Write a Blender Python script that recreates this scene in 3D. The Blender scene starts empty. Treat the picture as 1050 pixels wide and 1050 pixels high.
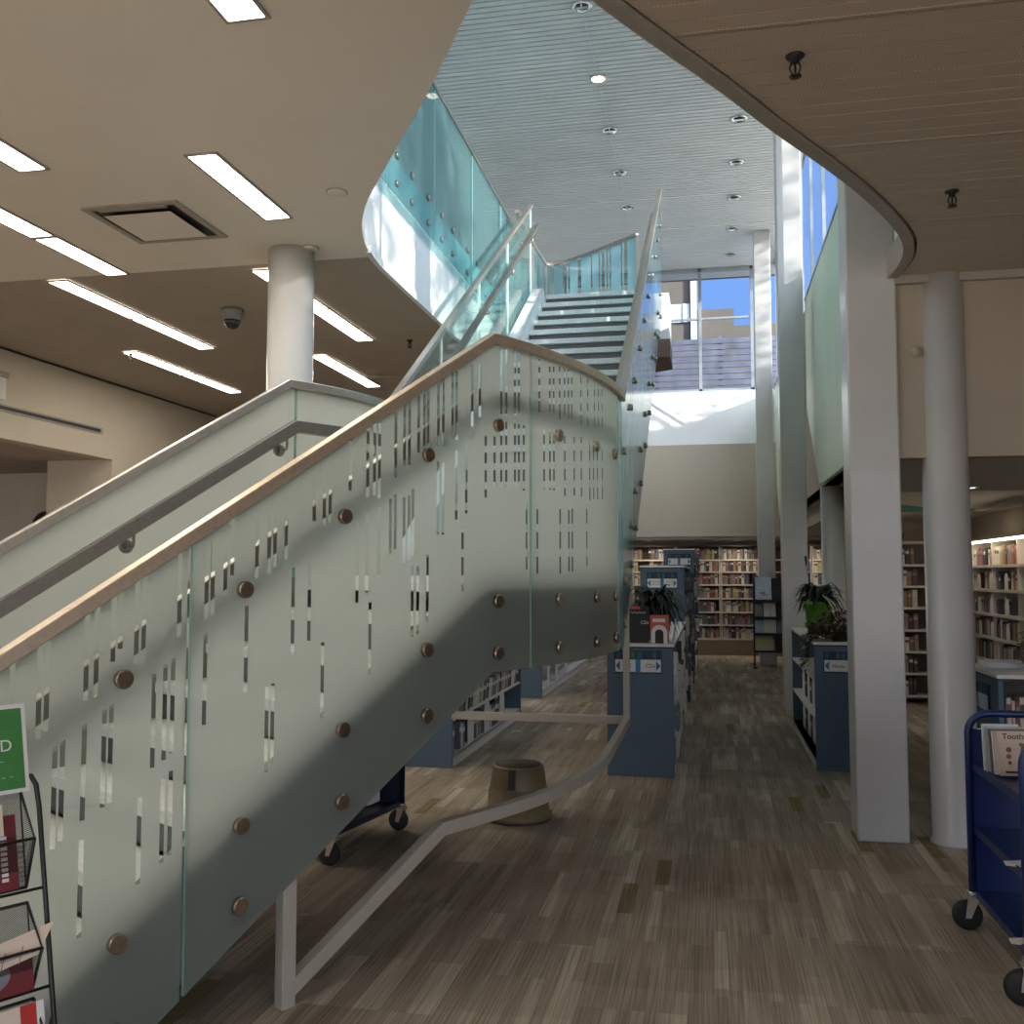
import bpy, bmesh, math, random
from mathutils import Vector, Matrix, Quaternion

random.seed(7)
S = bpy.context.scene
COL = S.collection
PI = math.pi

# ------------------------------------------------------------------ materials
def nmat(name):
    m = bpy.data.materials.new(name); m.use_nodes = True
    nt = m.node_tree; nt.nodes.clear()
    return m, nt, nt.nodes.new, nt.links.new

def out(nt, sock):
    o = nt.nodes.new('ShaderNodeOutputMaterial'); nt.links.new(sock, o.inputs['Surface']); return o

def rgba(c): return (c[0], c[1], c[2], 1.0)

def mat(name, col, rough=0.6, metal=0.0, var=0.08, scale=6.0, bump=0.0, bscale=120.0, coat=0.0, spec=0.5, stretch=None):
    m, nt, N, L = nmat(name)
    p = N('ShaderNodeBsdfPrincipled')
    p.inputs['Roughness'].default_value = rough; p.inputs['Metallic'].default_value = metal
    p.inputs['Specular IOR Level'].default_value = spec; p.inputs['Coat Weight'].default_value = coat
    tc = N('ShaderNodeTexCoord'); src = tc.outputs['Object']
    if stretch:
        mp = N('ShaderNodeMapping'); mp.inputs['Scale'].default_value = stretch; L(src, mp.inputs['Vector']); src = mp.outputs['Vector']
    nz = N('ShaderNodeTexNoise'); nz.inputs['Scale'].default_value = scale; nz.inputs['Detail'].default_value = 4; L(src, nz.inputs['Vector'])
    r = N('ShaderNodeValToRGB')
    r.color_ramp.elements[0].position = 0.3; r.color_ramp.elements[1].position = 0.7
    r.color_ramp.elements[0].color = rgba([c*(1-var) for c in col]); r.color_ramp.elements[1].color = rgba([min(1, c*(1+var)) for c in col])
    L(nz.outputs['Fac'], r.inputs['Fac']); L(r.outputs['Color'], p.inputs['Base Color'])
    if bump:
        n2 = N('ShaderNodeTexNoise'); n2.inputs['Scale'].default_value = bscale; L(src, n2.inputs['Vector'])
        b = N('ShaderNodeBump'); b.inputs['Strength'].default_value = bump; b.inputs['Distance'].default_value = 0.01
        L(n2.outputs['Fac'], b.inputs['Height']); L(b.outputs['Normal'], p.inputs['Normal'])
    out(nt, p.outputs['BSDF'])
    return m

def emis(name, col, strength):
    m, nt, N, L = nmat(name)
    e = N('ShaderNodeEmission'); e.inputs['Color'].default_value = rgba(col); e.inputs['Strength'].default_value = strength
    out(nt, e.outputs['Emission']); return m

def sheen(N, L, gloss):
    """reflection strength of a pane, the same from either side"""
    lw = N('ShaderNodeLayerWeight'); lw.inputs['Blend'].default_value = 0.5
    pw = N('ShaderNodeMath'); pw.operation = 'POWER'; pw.inputs[1].default_value = 4.5; L(lw.outputs['Facing'], pw.inputs[0])
    mr = N('ShaderNodeMapRange'); mr.inputs['To Min'].default_value = 0.045*gloss; mr.inputs['To Max'].default_value = 0.95*gloss; L(pw.outputs[0], mr.inputs['Value'])
    return mr

def frosted(name, col, diff=0.45, clear=0.05, rough=0.3, gloss=1.0):
    """acid-etched glass: light scatters through it, a little is seen straight through, the face has a soft sheen"""
    m, nt, N, L = nmat(name)
    tr = N('ShaderNodeBsdfTranslucent'); tr.inputs['Color'].default_value = rgba(col)
    df = N('ShaderNodeBsdfDiffuse'); df.inputs['Color'].default_value = rgba(col)
    m1 = N('ShaderNodeMixShader'); m1.inputs[0].default_value = diff; L(tr.outputs[0], m1.inputs[1]); L(df.outputs[0], m1.inputs[2])
    tp = N('ShaderNodeBsdfTransparent'); tp.inputs['Color'].default_value = rgba(col)
    m2 = N('ShaderNodeMixShader'); m2.inputs[0].default_value = clear; L(m1.outputs[0], m2.inputs[1]); L(tp.outputs[0], m2.inputs[2])
    gl = N('ShaderNodeBsdfGlossy'); gl.inputs['Roughness'].default_value = rough
    mu = sheen(N, L, gloss)
    m3 = N('ShaderNodeMixShader'); L(mu.outputs[0], m3.inputs[0]); L(m2.outputs[0], m3.inputs[1]); L(gl.outputs[0], m3.inputs[2])
    out(nt, m3.outputs[0]); return m

def clearglass(name, tint, scatter=0.0, scol=(0.7, 0.9, 0.88), rough=0.02, gloss=1.0):
    m, nt, N, L = nmat(name)
    tp = N('ShaderNodeBsdfTransparent'); tp.inputs['Color'].default_value = rgba(tint)
    cur = tp.outputs[0]
    if scatter:
        tr = N('ShaderNodeBsdfTranslucent'); tr.inputs['Color'].default_value = rgba(scol)
        df = N('ShaderNodeBsdfDiffuse'); df.inputs['Color'].default_value = rgba(scol)
        m0 = N('ShaderNodeMixShader'); m0.inputs[0].default_value = 0.5; L(tr.outputs[0], m0.inputs[1]); L(df.outputs[0], m0.inputs[2])
        m1 = N('ShaderNodeMixShader'); m1.inputs[0].default_value = scatter; L(cur, m1.inputs[1]); L(m0.outputs[0], m1.inputs[2]); cur = m1.outputs[0]
    gl = N('ShaderNodeBsdfGlossy'); gl.inputs['Roughness'].default_value = rough
    mu = sheen(N, L, gloss)
    m2 = N('ShaderNodeMixShader'); L(mu.outputs[0], m2.inputs[0]); L(cur, m2.inputs[1]); L(gl.outputs[0], m2.inputs[2])
    out(nt, m2.outputs[0]); return m

def carpet():
    m, nt, N, L = nmat('carpet')
    tc = N('ShaderNodeTexCoord'); sx = N('ShaderNodeSeparateXYZ'); L(tc.outputs['Object'], sx.inputs[0])
    def M(op, a, b=None):
        n = N('ShaderNodeMath'); n.operation = op
        for i, v in enumerate((a, b)):
            if v is None: continue
            if isinstance(v, (int, float)): n.inputs[i].default_value = v
            else: L(v, n.inputs[i])
        return n.outputs[0]
    X, Y = sx.outputs['X'], sx.outputs['Y']
    def layer(wx, ly, colw, seed):
        tcol = M('FLOOR', M('DIVIDE', X, colw))
        off = N('ShaderNodeTexWhiteNoise'); off.noise_dimensions = '2D'
        cv = N('ShaderNodeCombineXYZ'); L(tcol, cv.inputs[0]); cv.inputs[1].default_value = seed; L(cv.outputs[0], off.inputs['Vector'])
        row = M('FLOOR', M('ADD', M('DIVIDE', Y, ly), off.outputs['Value']))
        strip = M('FLOOR', M('DIVIDE', X, wx))
        c2 = N('ShaderNodeCombineXYZ'); L(strip, c2.inputs[0]); L(row, c2.inputs[1]); c2.inputs[2].default_value = seed
        w = N('ShaderNodeTexWhiteNoise'); w.noise_dimensions = '3D'; L(c2.outputs[0], w.inputs['Vector'])
        return w.outputs['Value']
    a = layer(0.0508, 0.70, 0.508, 3.0)
    b = layer(0.1016, 1.1, 0.508, 11.0)
    c = layer(0.508, 0.70, 0.508, 23.0)
    v = M('ADD', M('ADD', M('MULTIPLY', a, 0.40), M('MULTIPLY', b, 0.40)), M('MULTIPLY', c, 0.20))
    r = N('ShaderNodeValToRGB'); cr = r.color_ramp
    cr.elements[0].position = 0.05; cr.elements[0].color = rgba((0.235, 0.188, 0.142))
    cr.elements[1].position = 0.98; cr.elements[1].color = rgba((0.56, 0.49, 0.395))
    for pos, c_ in ((0.30, (0.30, 0.245, 0.19)), (0.5, (0.345, 0.285, 0.225)), (0.64, (0.365, 0.305, 0.242)), (0.78, (0.46, 0.395, 0.315))):
        e = cr.elements.new(pos); e.color = rgba(c_)
    L(v, r.inputs['Fac'])
    # the odd mustard strip
    y = layer(0.0762, 0.46, 0.508, 41.0); gate = M('GREATER_THAN', y, 0.985)
    mx = N('ShaderNodeMixRGB'); L(M('MULTIPLY', gate, 0.75), mx.inputs[0]); L(r.outputs['Color'], mx.inputs[1]); mx.inputs[2].default_value = rgba((0.19, 0.15, 0.06))
    # fine pile lines along the strips, stronger on the pale ones
    mp = N('ShaderNodeMapping'); mp.inputs['Scale'].default_value = (150, 1.6, 1); L(tc.outputs['Object'], mp.inputs['Vector'])
    nz = N('ShaderNodeTexNoise'); nz.inputs['Scale'].default_value = 1.0; nz.inputs['Detail'].default_value = 3; L(mp.outputs[0], nz.inputs['Vector'])
    ln = N('ShaderNodeMapRange'); ln.inputs['From Min'].default_value = 0.35; ln.inputs['From Max'].default_value = 0.65; ln.inputs['To Min'].default_value = 0.72; ln.inputs['To Max'].default_value = 1.2
    L(nz.outputs['Fac'], ln.inputs['Value'])
    m2 = N('ShaderNodeMixRGB'); m2.blend_type = 'MULTIPLY'; m2.inputs[0].default_value = 1.0; L(mx.outputs[0], m2.inputs[1]); L(ln.outputs[0], m2.inputs[2])
    # worn, soiled patches
    n3 = N('ShaderNodeTexNoise'); n3.inputs['Scale'].default_value = 0.8; n3.inputs['Detail'].default_value = 5; L(tc.outputs['Object'], n3.inputs['Vector'])
    l3 = N('ShaderNodeMapRange'); l3.inputs['From Min'].default_value = 0.3; l3.inputs['From Max'].default_value = 0.7; l3.inputs['To Min'].default_value = 0.8; l3.inputs['To Max'].default_value = 1.15
    L(n3.outputs['Fac'], l3.inputs['Value'])
    m3 = N('ShaderNodeMixRGB'); m3.blend_type = 'MULTIPLY'; m3.inputs[0].default_value = 1.0; L(m2.outputs[0], m3.inputs[1]); L(l3.outputs[0], m3.inputs[2])
    p = N('ShaderNodeBsdfPrincipled'); p.inputs['Roughness'].default_value = 0.95; p.inputs['Specular IOR Level'].default_value = 0.15
    L(m3.outputs[0], p.inputs['Base Color'])
    bp = N('ShaderNodeBump'); bp.inputs['Strength'].default_value = 0.4; bp.inputs['Distance'].default_value = 0.004; L(nz.outputs['Fac'], bp.inputs['Height']); L(bp.outputs[0], p.inputs['Normal'])
    out(nt, p.outputs[0]); return m

def perforated(name, col, hole, pitch, rough=0.6, spec=0.4):
    """painted metal pan with rows of small punched holes"""
    m, nt, N, L = nmat(name)
    tc = N('ShaderNodeTexCoord')
    mp = N('ShaderNodeMapping'); mp.inputs['Scale'].default_value = (1/pitch, 1/pitch, 0.0); mp.inputs['Rotation'].default_value = (0, 0, PI/4); L(tc.outputs['Object'], mp.inputs['Vector'])
    v = N('ShaderNodeTexVoronoi'); v.voronoi_dimensions = '2D'; v.inputs['Randomness'].default_value = 0.0; v.inputs['Scale'].default_value = 1.0; L(mp.outputs[0], v.inputs['Vector'])
    r = N('ShaderNodeValToRGB'); r.color_ramp.elements[0].position = 0.26; r.color_ramp.elements[0].color = rgba(hole); r.color_ramp.elements[1].position = 0.36; r.color_ramp.elements[1].color = rgba(col)
    L(v.outputs['Distance'], r.inputs['Fac'])
    p = N('ShaderNodeBsdfPrincipled'); p.inputs['Roughness'].default_value = rough; p.inputs['Specular IOR Level'].default_value = spec
    L(r.outputs['Color'], p.inputs['Base Color']); out(nt, p.outputs[0]); return m

def meshwire(name, col=(0.02, 0.02, 0.02), pitch=0.006, fill=0.42):
    """fine woven wire mesh: holes are open"""
    m, nt, N, L = nmat(name)
    tc = N('ShaderNodeTexCoord')
    mp = N('ShaderNodeMapping'); mp.inputs['Scale'].default_value = (1/pitch,)*3; mp.inputs['Rotation'].default_value = (0, PI/4, 0); L(tc.outputs['Object'], mp.inputs['Vector'])
    sx = N('ShaderNodeSeparateXYZ'); L(mp.outputs[0], sx.inputs[0]); cx = N('ShaderNodeCombineXYZ'); L(sx.outputs['X'], cx.inputs[0]); L(sx.outputs['Z'], cx.inputs[1])
    ch = N('ShaderNodeTexVoronoi'); ch.voronoi_dimensions = '2D'; ch.inputs['Randomness'].default_value = 0.0; ch.inputs['Scale'].default_value = 1; L(cx.outputs[0], ch.inputs['Vector'])
    g = N('ShaderNodeMath'); g.operation = 'GREATER_THAN'; g.inputs[1].default_value = fill; L(ch.outputs['Distance'], g.inputs[0])
    p = N('ShaderNodeBsdfPrincipled'); p.inputs['Base Color'].default_value = rgba(col); p.inputs['Roughness'].default_value = 0.5
    t = N('ShaderNodeBsdfTransparent')
    mx = N('ShaderNodeMixShader'); L(g.outputs[0], mx.inputs[0]); L(t.outputs[0], mx.inputs[1]); L(p.outputs[0], mx.inputs[2])
    out(nt, mx.outputs[0]); return m

MT = {}
MT['carpet'] = carpet()
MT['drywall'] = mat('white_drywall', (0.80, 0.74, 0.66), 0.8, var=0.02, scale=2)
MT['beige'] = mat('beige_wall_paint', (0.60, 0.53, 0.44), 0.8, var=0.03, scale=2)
MT['white'] = mat('white_wall_paint', (0.80, 0.80, 0.78), 0.6, var=0.02, scale=3)
MT['fascia'] = mat('white_gloss_paint', (0.80, 0.82, 0.84), 0.35, var=0.02, scale=3)
MT['column'] = mat('column_satin_white', (0.525, 0.52, 0.505), 0.30, var=0.05, scale=2.5, bump=0.04, bscale=9, coat=0.2)
MT['slab_trim'] = mat('bronze_grey_trim', (0.36, 0.33, 0.29), 0.5, var=0.05)
MT['tan_perf'] = perforated('tan_perforated_metal', (0.64, 0.54, 0.45), (0.30, 0.25, 0.20), 0.0095)
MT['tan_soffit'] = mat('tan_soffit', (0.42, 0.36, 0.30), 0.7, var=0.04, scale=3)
MT['grey_soffit'] = mat('grey_soffit', (0.55, 0.51, 0.47), 0.7, var=0.05)
MT['atrium_metal'] = mat('atrium_ceiling_metal', (0.58, 0.62, 0.63), 0.45, metal=0.0, var=0.04, scale=2, coat=0.1)
MT['dark_gap'] = mat('dark_gap', (0.13, 0.14, 0.14), 0.8)
MT['green_panel'] = mat('pale_green_panel', (0.78, 0.90, 0.72), 0.45, var=0.05, scale=1.5, stretch=(4, 4, 0.4))
MT['frost'] = frosted('frosted_glass', (0.56, 0.63, 0.605), 0.16, 0.06, 0.33, 1.4)
MT['frost_up'] = frosted('frosted_glass_upper', (0.33, 0.60, 0.67), 0.35, 0.10, 0.12, 1.0)  # blue-teal tint puts the sky's reflection into the glass colour
MT['strip'] = clearglass('clear_strip_glass', (0.86, 0.92, 0.89), 0.0)
MT['strip_dark'] = clearglass('clear_stripe_glass', (0.70, 0.80, 0.78), 0.0)
MT['edge'] = mat('glass_edge_green', (0.33, 0.52, 0.46), 0.15, var=0.1, spec=0.7)
MT['edge_pale'] = mat('glass_edge_pale', (0.62, 0.80, 0.79), 0.15, var=0.06, spec=0.7)
MT['stair_glass'] = clearglass('tinted_stair_glass', (0.72, 0.88, 0.86), 0.16)
MT['guard_glass'] = clearglass('teal_guard_glass', (0.36, 0.60, 0.62), 0.28, (0.35, 0.62, 0.66), gloss=0.25)
MT['window_glass'] = clearglass('window_glass', (0.93, 0.95, 0.96), 0.0, gloss=0.12)
MT['steel'] = mat('brushed_stainless', (0.66, 0.60, 0.54), 0.36, metal=0.9, var=0.06, scale=30)
MT['warm_steel'] = mat('warm_brushed_stainless', (0.80, 0.66, 0.51), 0.42, metal=0.75, var=0.08, scale=40)  # stainless, with its warm reflection put into the base colour
MT['button'] = mat('warm_steel_button', (0.46, 0.38, 0.30), 0.3, metal=1.0, var=0.15, scale=60)  # steel, the warm cast of the lighting put into its colour
MT['beige_dim'] = mat('beige_wall_paint_shaded', (0.40, 0.345, 0.27), 0.8, var=0.03, scale=2)  # same beige paint, darkened to hold the dimmer light on these surfaces
MT['darksteel'] = mat('dark_stainless', (0.34, 0.31, 0.28), 0.4, metal=0.9, var=0.06, scale=30)
MT['taupe_steel'] = mat('taupe_painted_steel', (0.43, 0.385, 0.32), 0.45, var=0.04, scale=12)
MT['tread'] = mat('pale_terrazzo_tread', (0.74, 0.75, 0.75), 0.45, var=0.12, scale=60)
MT['riser'] = mat('grey_riser', (0.15, 0.15, 0.15), 0.6, var=0.05)
MT['stringer'] = mat('white_painted_steel', (0.72, 0.73, 0.74), 0.4, var=0.03)
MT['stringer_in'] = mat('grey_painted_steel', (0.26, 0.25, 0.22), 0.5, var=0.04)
MT['blue'] = mat('slate_blue_laminate', (0.080, 0.125, 0.180), 0.55, var=0.05, scale=5)
MT['blue_trim'] = mat('dark_edge_band', (0.02, 0.025, 0.03), 0.5)
MT['shelf_white'] = mat('white_shelf_laminate', (0.72, 0.70, 0.66), 0.5, var=0.03)
MT['shelf_cream'] = mat('cream_steel_shelf', (0.70, 0.64, 0.56), 0.45, var=0.03)
MT['shelf_back'] = mat('shelf_back_panel', (0.16, 0.13, 0.11), 0.8)
MT['wood'] = mat('brown_wood_base', (0.24, 0.17, 0.11), 0.55, var=0.15, scale=8, stretch=(0.5, 1, 6))
MT['black'] = mat('black_metal', (0.012, 0.012, 0.012), 0.45, var=0.1)
MT['rubber'] = mat('black_rubber', (0.014, 0.013, 0.012), 0.6, var=0.1)
MT['cart_blue'] = mat('royal_blue_enamel', (0.006, 0.022, 0.115), 0.35, var=0.06, coat=0.3)
MT['cart_navy'] = mat('navy_enamel', (0.006, 0.010, 0.032), 0.4, var=0.08, coat=0.2)
MT['stool'] = mat('beige_moulded_plastic', (0.185, 0.132, 0.070), 0.5, var=0.08, scale=12)
MT['stool_top'] = mat('dark_rubber_tread', (0.05, 0.04, 0.033), 0.7, var=0.1)
MT['leaf'] = mat('dark_leaf', (0.012, 0.022, 0.012), 0.4, var=0.5, scale=14)
MT['leaf2'] = mat('deep_green_leaf', (0.020, 0.034, 0.018), 0.42, var=0.5, scale=14)
MT['dry'] = mat('dry_brown_foliage', (0.12, 0.085, 0.05), 0.7, var=0.5, scale=20)
MT['spathe'] = mat('cream_spathe', (0.62, 0.58, 0.45), 0.5)
MT['pot_green'] = mat('lime_green_pot', (0.14, 0.36, 0.03), 0.4, var=0.05)
MT['pot_dark'] = mat('dark_pot', (0.03, 0.028, 0.026), 0.5)
MT['paper'] = mat('white_paper', (0.78, 0.76, 0.73), 0.7, var=0.03)
MT['paper_pink'] = mat('cream_paper', (0.76, 0.62, 0.50), 0.7, var=0.03)
MT['paper_blue'] = mat('pale_blue_paper', (0.52, 0.62, 0.72), 0.6, var=0.1, scale=9)
MT['paper_yellow'] = mat('pale_yellow_paper', (0.68, 0.58, 0.36), 0.7, var=0.06)
MT['red'] = mat('red_print', (0.50, 0.03, 0.03), 0.55, var=0.08)
MT['maroon'] = mat('maroon_print', (0.17, 0.022, 0.028), 0.5, var=0.1)
MT['coral'] = mat('coral_card', (0.62, 0.12, 0.09), 0.6)
MT['ink'] = mat('black_ink', (0.02, 0.02, 0.022), 0.6)
MT['greyink'] = mat('grey_ink', (0.22, 0.22, 0.23), 0.6)
MT['sign_green'] = mat('green_sign_print', (0.055, 0.23, 0.055), 0.55, var=0.08, scale=18)
MT['sign_blue'] = mat('cyan_blue_print', (0.02, 0.20, 0.42), 0.5)
MT['sign_navy'] = mat('deep_navy_print', (0.012, 0.035, 0.075), 0.5)
MT['sign_teal'] = mat('dull_teal_print', (0.03, 0.11, 0.15), 0.5)
MT['sign_olive'] = mat('dull_olive_print', (0.07, 0.13, 0.05), 0.5)
MT['teal_tile'] = mat('teal_ceiling_paint', (0.10, 0.40, 0.30), 0.6)
MT['lamp_rim'] = mat('white_lamp_rim', (0.7, 0.68, 0.64), 0.5)
MT['chrome'] = mat('downlight_reflector', (0.75, 0.77, 0.78), 0.16, metal=1.0)
MT['camdome'] = mat('smoked_dome', (0.01, 0.01, 0.012), 0.08, spec=0.8)
MT['nbr'] = mat('tan_render', (0.12, 0.105, 0.09), 0.8, var=0.06)
MT['nbr2'] = mat('grey_cladding_boards', (0.115, 0.13, 0.19), 0.7, var=0.35, scale=3)
MT['nbr_glass'] = mat('neighbour_glazing', (0.55, 0.60, 0.66), 0.2, var=0.1)
MT['pave'] = mat('pale_paving', (0.45, 0.44, 0.42), 0.9, var=0.1)
MT['bark'] = mat('bark', (0.10, 0.07, 0.05), 0.9, var=0.3)
MT['treeleaf'] = mat('tree_leaf', (0.06, 0.10, 0.03), 0.6, var=0.4)
MT['frame_grey'] = mat('window_frame_grey', (0.33, 0.37, 0.42), 0.4, metal=0.2)
MT['frame_white'] = mat('window_frame_white', (0.72, 0.74, 0.76), 0.4)
MT['underside_brown'] = mat('brown_soffit_paint', (0.16, 0.10, 0.08), 0.6)
MT['tube'] = emis('strip_lens', (1.0, 0.92, 0.80), 15.0)
MT['tube_far'] = emis('strip_lens_far', (1.0, 0.91, 0.77), 10.5)
MT['spot'] = emis('downlight_lens', (1.0, 0.90, 0.72), 6.0)
MT['spot_far'] = emis('shelf_downlight_lens', (1.0, 0.90, 0.76), 85.0)
MT['spot_dim'] = emis('downlight_lens_small', (1.0, 0.88, 0.70), 8.0)
MT['canopy_light'] = emis('shelf_light_lens', (1.0, 0.88, 0.70), 4.0)
MT['mesh'] = meshwire('black_wire_mesh', pitch=0.0032)

# ------------------------------------------------------------------ mesh building
class MB:
    def __init__(s): s.bm = bmesh.new(); s.mi = 0; s.sm = False
    def face(s, vs):
        try: f = s.bm.faces.new(vs)
        except ValueError: return None
        f.material_index = s.mi; f.smooth = s.sm; return f
    def poly(s, pts): return s.face([s.bm.verts.new(p) for p in pts])
    def hexa(s, P):
        v = [s.bm.verts.new(p) for p in P]
        for q in ((3,2,1,0),(4,5,6,7),(0,1,5,4),(1,2,6,5),(2,3,7,6),(3,0,4,7)): s.face([v[i] for i in q])
    def box(s, x0, x1, y0, y1, z0, z1):
        s.hexa([(x0,y0,z0),(x1,y0,z0),(x1,y1,z0),(x0,y1,z0),(x0,y0,z1),(x1,y0,z1),(x1,y1,z1),(x0,y1,z1)])
    def prism(s, poly, z0, z1):
        a = [s.bm.verts.new((p[0],p[1],z0)) for p in poly]; b = [s.bm.verts.new((p[0],p[1],z1)) for p in poly]
        s.face(a[::-1]); s.face(b); n = len(poly)
        for i in range(n): s.face([a[i],a[(i+1)%n],b[(i+1)%n],b[i]])
    def extr(s, pts, vec):
        """any planar outline pushed along vec"""
        vec = Vector(vec); a = [s.bm.verts.new(p) for p in pts]; b = [s.bm.verts.new(Vector(p)+vec) for p in pts]
        s.face(a[::-1]); s.face(b); n = len(pts)
        for i in range(n): s.face([a[i],a[(i+1)%n],b[(i+1)%n],b[i]])
    def rings(s, R, closed=False, caps=True):
        V = [[s.bm.verts.new(p) for p in r] for r in R]; m = len(V); n = len(V[0])
        for i in range(m if closed else m-1):
            A, B = V[i], V[(i+1)%m]
            for j in range(n): s.face([A[j],A[(j+1)%n],B[(j+1)%n],B[j]])
        if caps and not closed: s.face(V[0][::-1]); s.face(V[-1])
    def sweep(s, path, prof, closed=False, up=Vector((0,0,1))):
        """profile (side, up) carried along a path, kept upright"""
        P = [Vector(p) for p in path]; n = len(P); R = []
        for i in range(n):
            a = P[i-1] if (i > 0 or closed) else None; b = P[(i+1)%n] if (i < n-1 or closed) else None
            d1 = (P[i]-a).normalized() if a is not None else None; d2 = (b-P[i]).normalized() if b is not None else None
            d = (d1+d2).normalized() if d1 is not None and d2 is not None else (d1 if d1 is not None else d2)
            sd = d.cross(up)
            if sd.length < 1e-4: sd = Vector((1,0,0))
            sd.normalize(); u = sd.cross(d).normalized()
            k = 1.0
            if d1 is not None and d2 is not None: k = 1/max(0.5, math.sqrt(max(0.05,(1+d1.dot(d2))/2)))
            # widen in the plane of the bend
            bend = (d2-d1) if d1 is not None and d2 is not None else Vector((0,0,0))
            if bend.length > 1e-5:
                bd = bend.normalized(); ks = 1+(k-1)*abs(bd.dot(sd)); ku = 1+(k-1)*abs(bd.dot(u))
            else: ks = ku = 1
            R.append([P[i]+sd*(q[0]*ks)+u*(q[1]*ku) for q in prof])
        s.rings(R, closed)
    def tube(s, path, r, n=8, closed=False):
        P = [Vector(p) for p in path]
        rr = r if isinstance(r, (list, tuple)) else [r]*len(P)
        t0 = (P[1]-P[0]).normalized(); nn = t0.orthogonal().normalized(); R = []
        for i in range(len(P)):
            a = P[max(0,i-1)]; b = P[min(len(P)-1,i+1)]
            if closed: a = P[i-1]; b = P[(i+1)%len(P)]
            t = (b-a).normalized(); nn = (nn-t*nn.dot(t))
            nn = nn.normalized() if nn.length > 1e-6 else t.orthogonal().normalized()
            bb = t.cross(nn)
            R.append([P[i]+(nn*math.cos(2*PI*j/n)+bb*math.sin(2*PI*j/n))*rr[i] for j in range(n)])
        sm = s.sm; s.sm = True; s.rings(R, closed); s.sm = sm
    def cyl(s, a, b, r, n=16, r2=None):
        a, b = Vector(a), Vector(b); t = (b-a).normalized(); u = t.orthogonal().normalized(); w = t.cross(u); r2 = r if r2 is None else r2
        A = [s.bm.verts.new(a+(u*math.cos(2*PI*j/n)+w*math.sin(2*PI*j/n))*r) for j in range(n)]
        B = [s.bm.verts.new(b+(u*math.cos(2*PI*j/n)+w*math.sin(2*PI*j/n))*r2) for j in range(n)]
        s.face(A[::-1]); s.face(B)
        for j in range(n):
            f = s.face([A[j],A[(j+1)%n],B[(j+1)%n],B[j]])
            if f: f.smooth = True
    def lathe(s, prof, c=(0,0,0), n=24, axis='Z'):
        R = []
        for r, h in prof:
            r = max(r, 1e-4)
            if axis == 'Z': R.append([(c[0]+r*math.cos(2*PI*j/n), c[1]+r*math.sin(2*PI*j/n), c[2]+h) for j in range(n)])
            elif axis == 'X': R.append([(c[0]+h, c[1]+r*math.cos(2*PI*j/n), c[2]+r*math.sin(2*PI*j/n)) for j in range(n)])
            else: R.append([(c[0]+r*math.cos(2*PI*j/n), c[1]+h, c[2]+r*math.sin(2*PI*j/n)) for j in range(n)])
        sm = s.sm; s.sm = True; s.rings(R); s.sm = sm
    def build(s, name, mats, parent=None, at=None, bevel=0.0, auto=None):
        """mesh object; verts are given in world space unless the parent is turned (then in its own space)"""
        if not isinstance(mats, (list, tuple)): mats = [mats]
        bmesh.ops.recalc_face_normals(s.bm, faces=s.bm.faces)
        off = Vector(OFF.get(parent.name, (0,0,0))) if parent is not None else Vector(at or (0,0,0))
        if off.length: bmesh.ops.translate(s.bm, verts=s.bm.verts, vec=-off)
        me = bpy.data.meshes.new(name); s.bm.to_mesh(me); s.bm.free()
        for m in mats: me.materials.append(MT[m] if isinstance(m, str) else m)
        o = bpy.data.objects.new(name, me); COL.objects.link(o)
        if parent is not None: o.parent = parent; OFF[o.name] = off
        else: o.location = off; OFF[o.name] = off
        if bevel:
            b = o.modifiers.new('b', 'BEVEL'); b.width = bevel; b.segments = 2; b.limit_method = 'ANGLE'
        return o
OFF = {}

def tag(o, label=None, cat=None, group=None, kind=None):
    if label: o['label'] = label
    if cat: o['category'] = cat
    if group: o['group'] = group
    if kind: o['kind'] = kind
    return o

def thing(name, label, cat, loc=(0,0,0), rotz=0.0, group=None):
    """an Empty at the thing's base. Unturned: parts are given in world space; turned: parts in its own space."""
    o = bpy.data.objects.new(name, None); COL.objects.link(o); o.location = loc; o.rotation_euler = (0,0,rotz); o.empty_display_size = 0.1
    OFF[o.name] = Vector(loc) if rotz == 0 else Vector((0,0,0))
    return tag(o, label, cat, group)

def struct(name, mb, mats, parent=None, **k):
    o = mb.build(name, mats, parent, **k)
    if parent is None: o['kind'] = 'structure'
    return o

def bx(x0, x1, y0, y1, z0, z1):
    m = MB(); m.box(x0, x1, y0, y1, z0, z1); return m

def dup(root, loc, rotz=None, label=None, group=None):
    r = root.copy(); COL.objects.link(r); r.location = loc
    if rotz is not None: r.rotation_euler = (0,0,rotz)
    if label: r['label'] = label
    if group: r['group'] = group
    for ch in list(root.children):
        c = ch.copy(); COL.objects.link(c); c.parent = r
        for g in list(ch.children):
            d = g.copy(); COL.objects.link(d); d.parent = c
    return r

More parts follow.
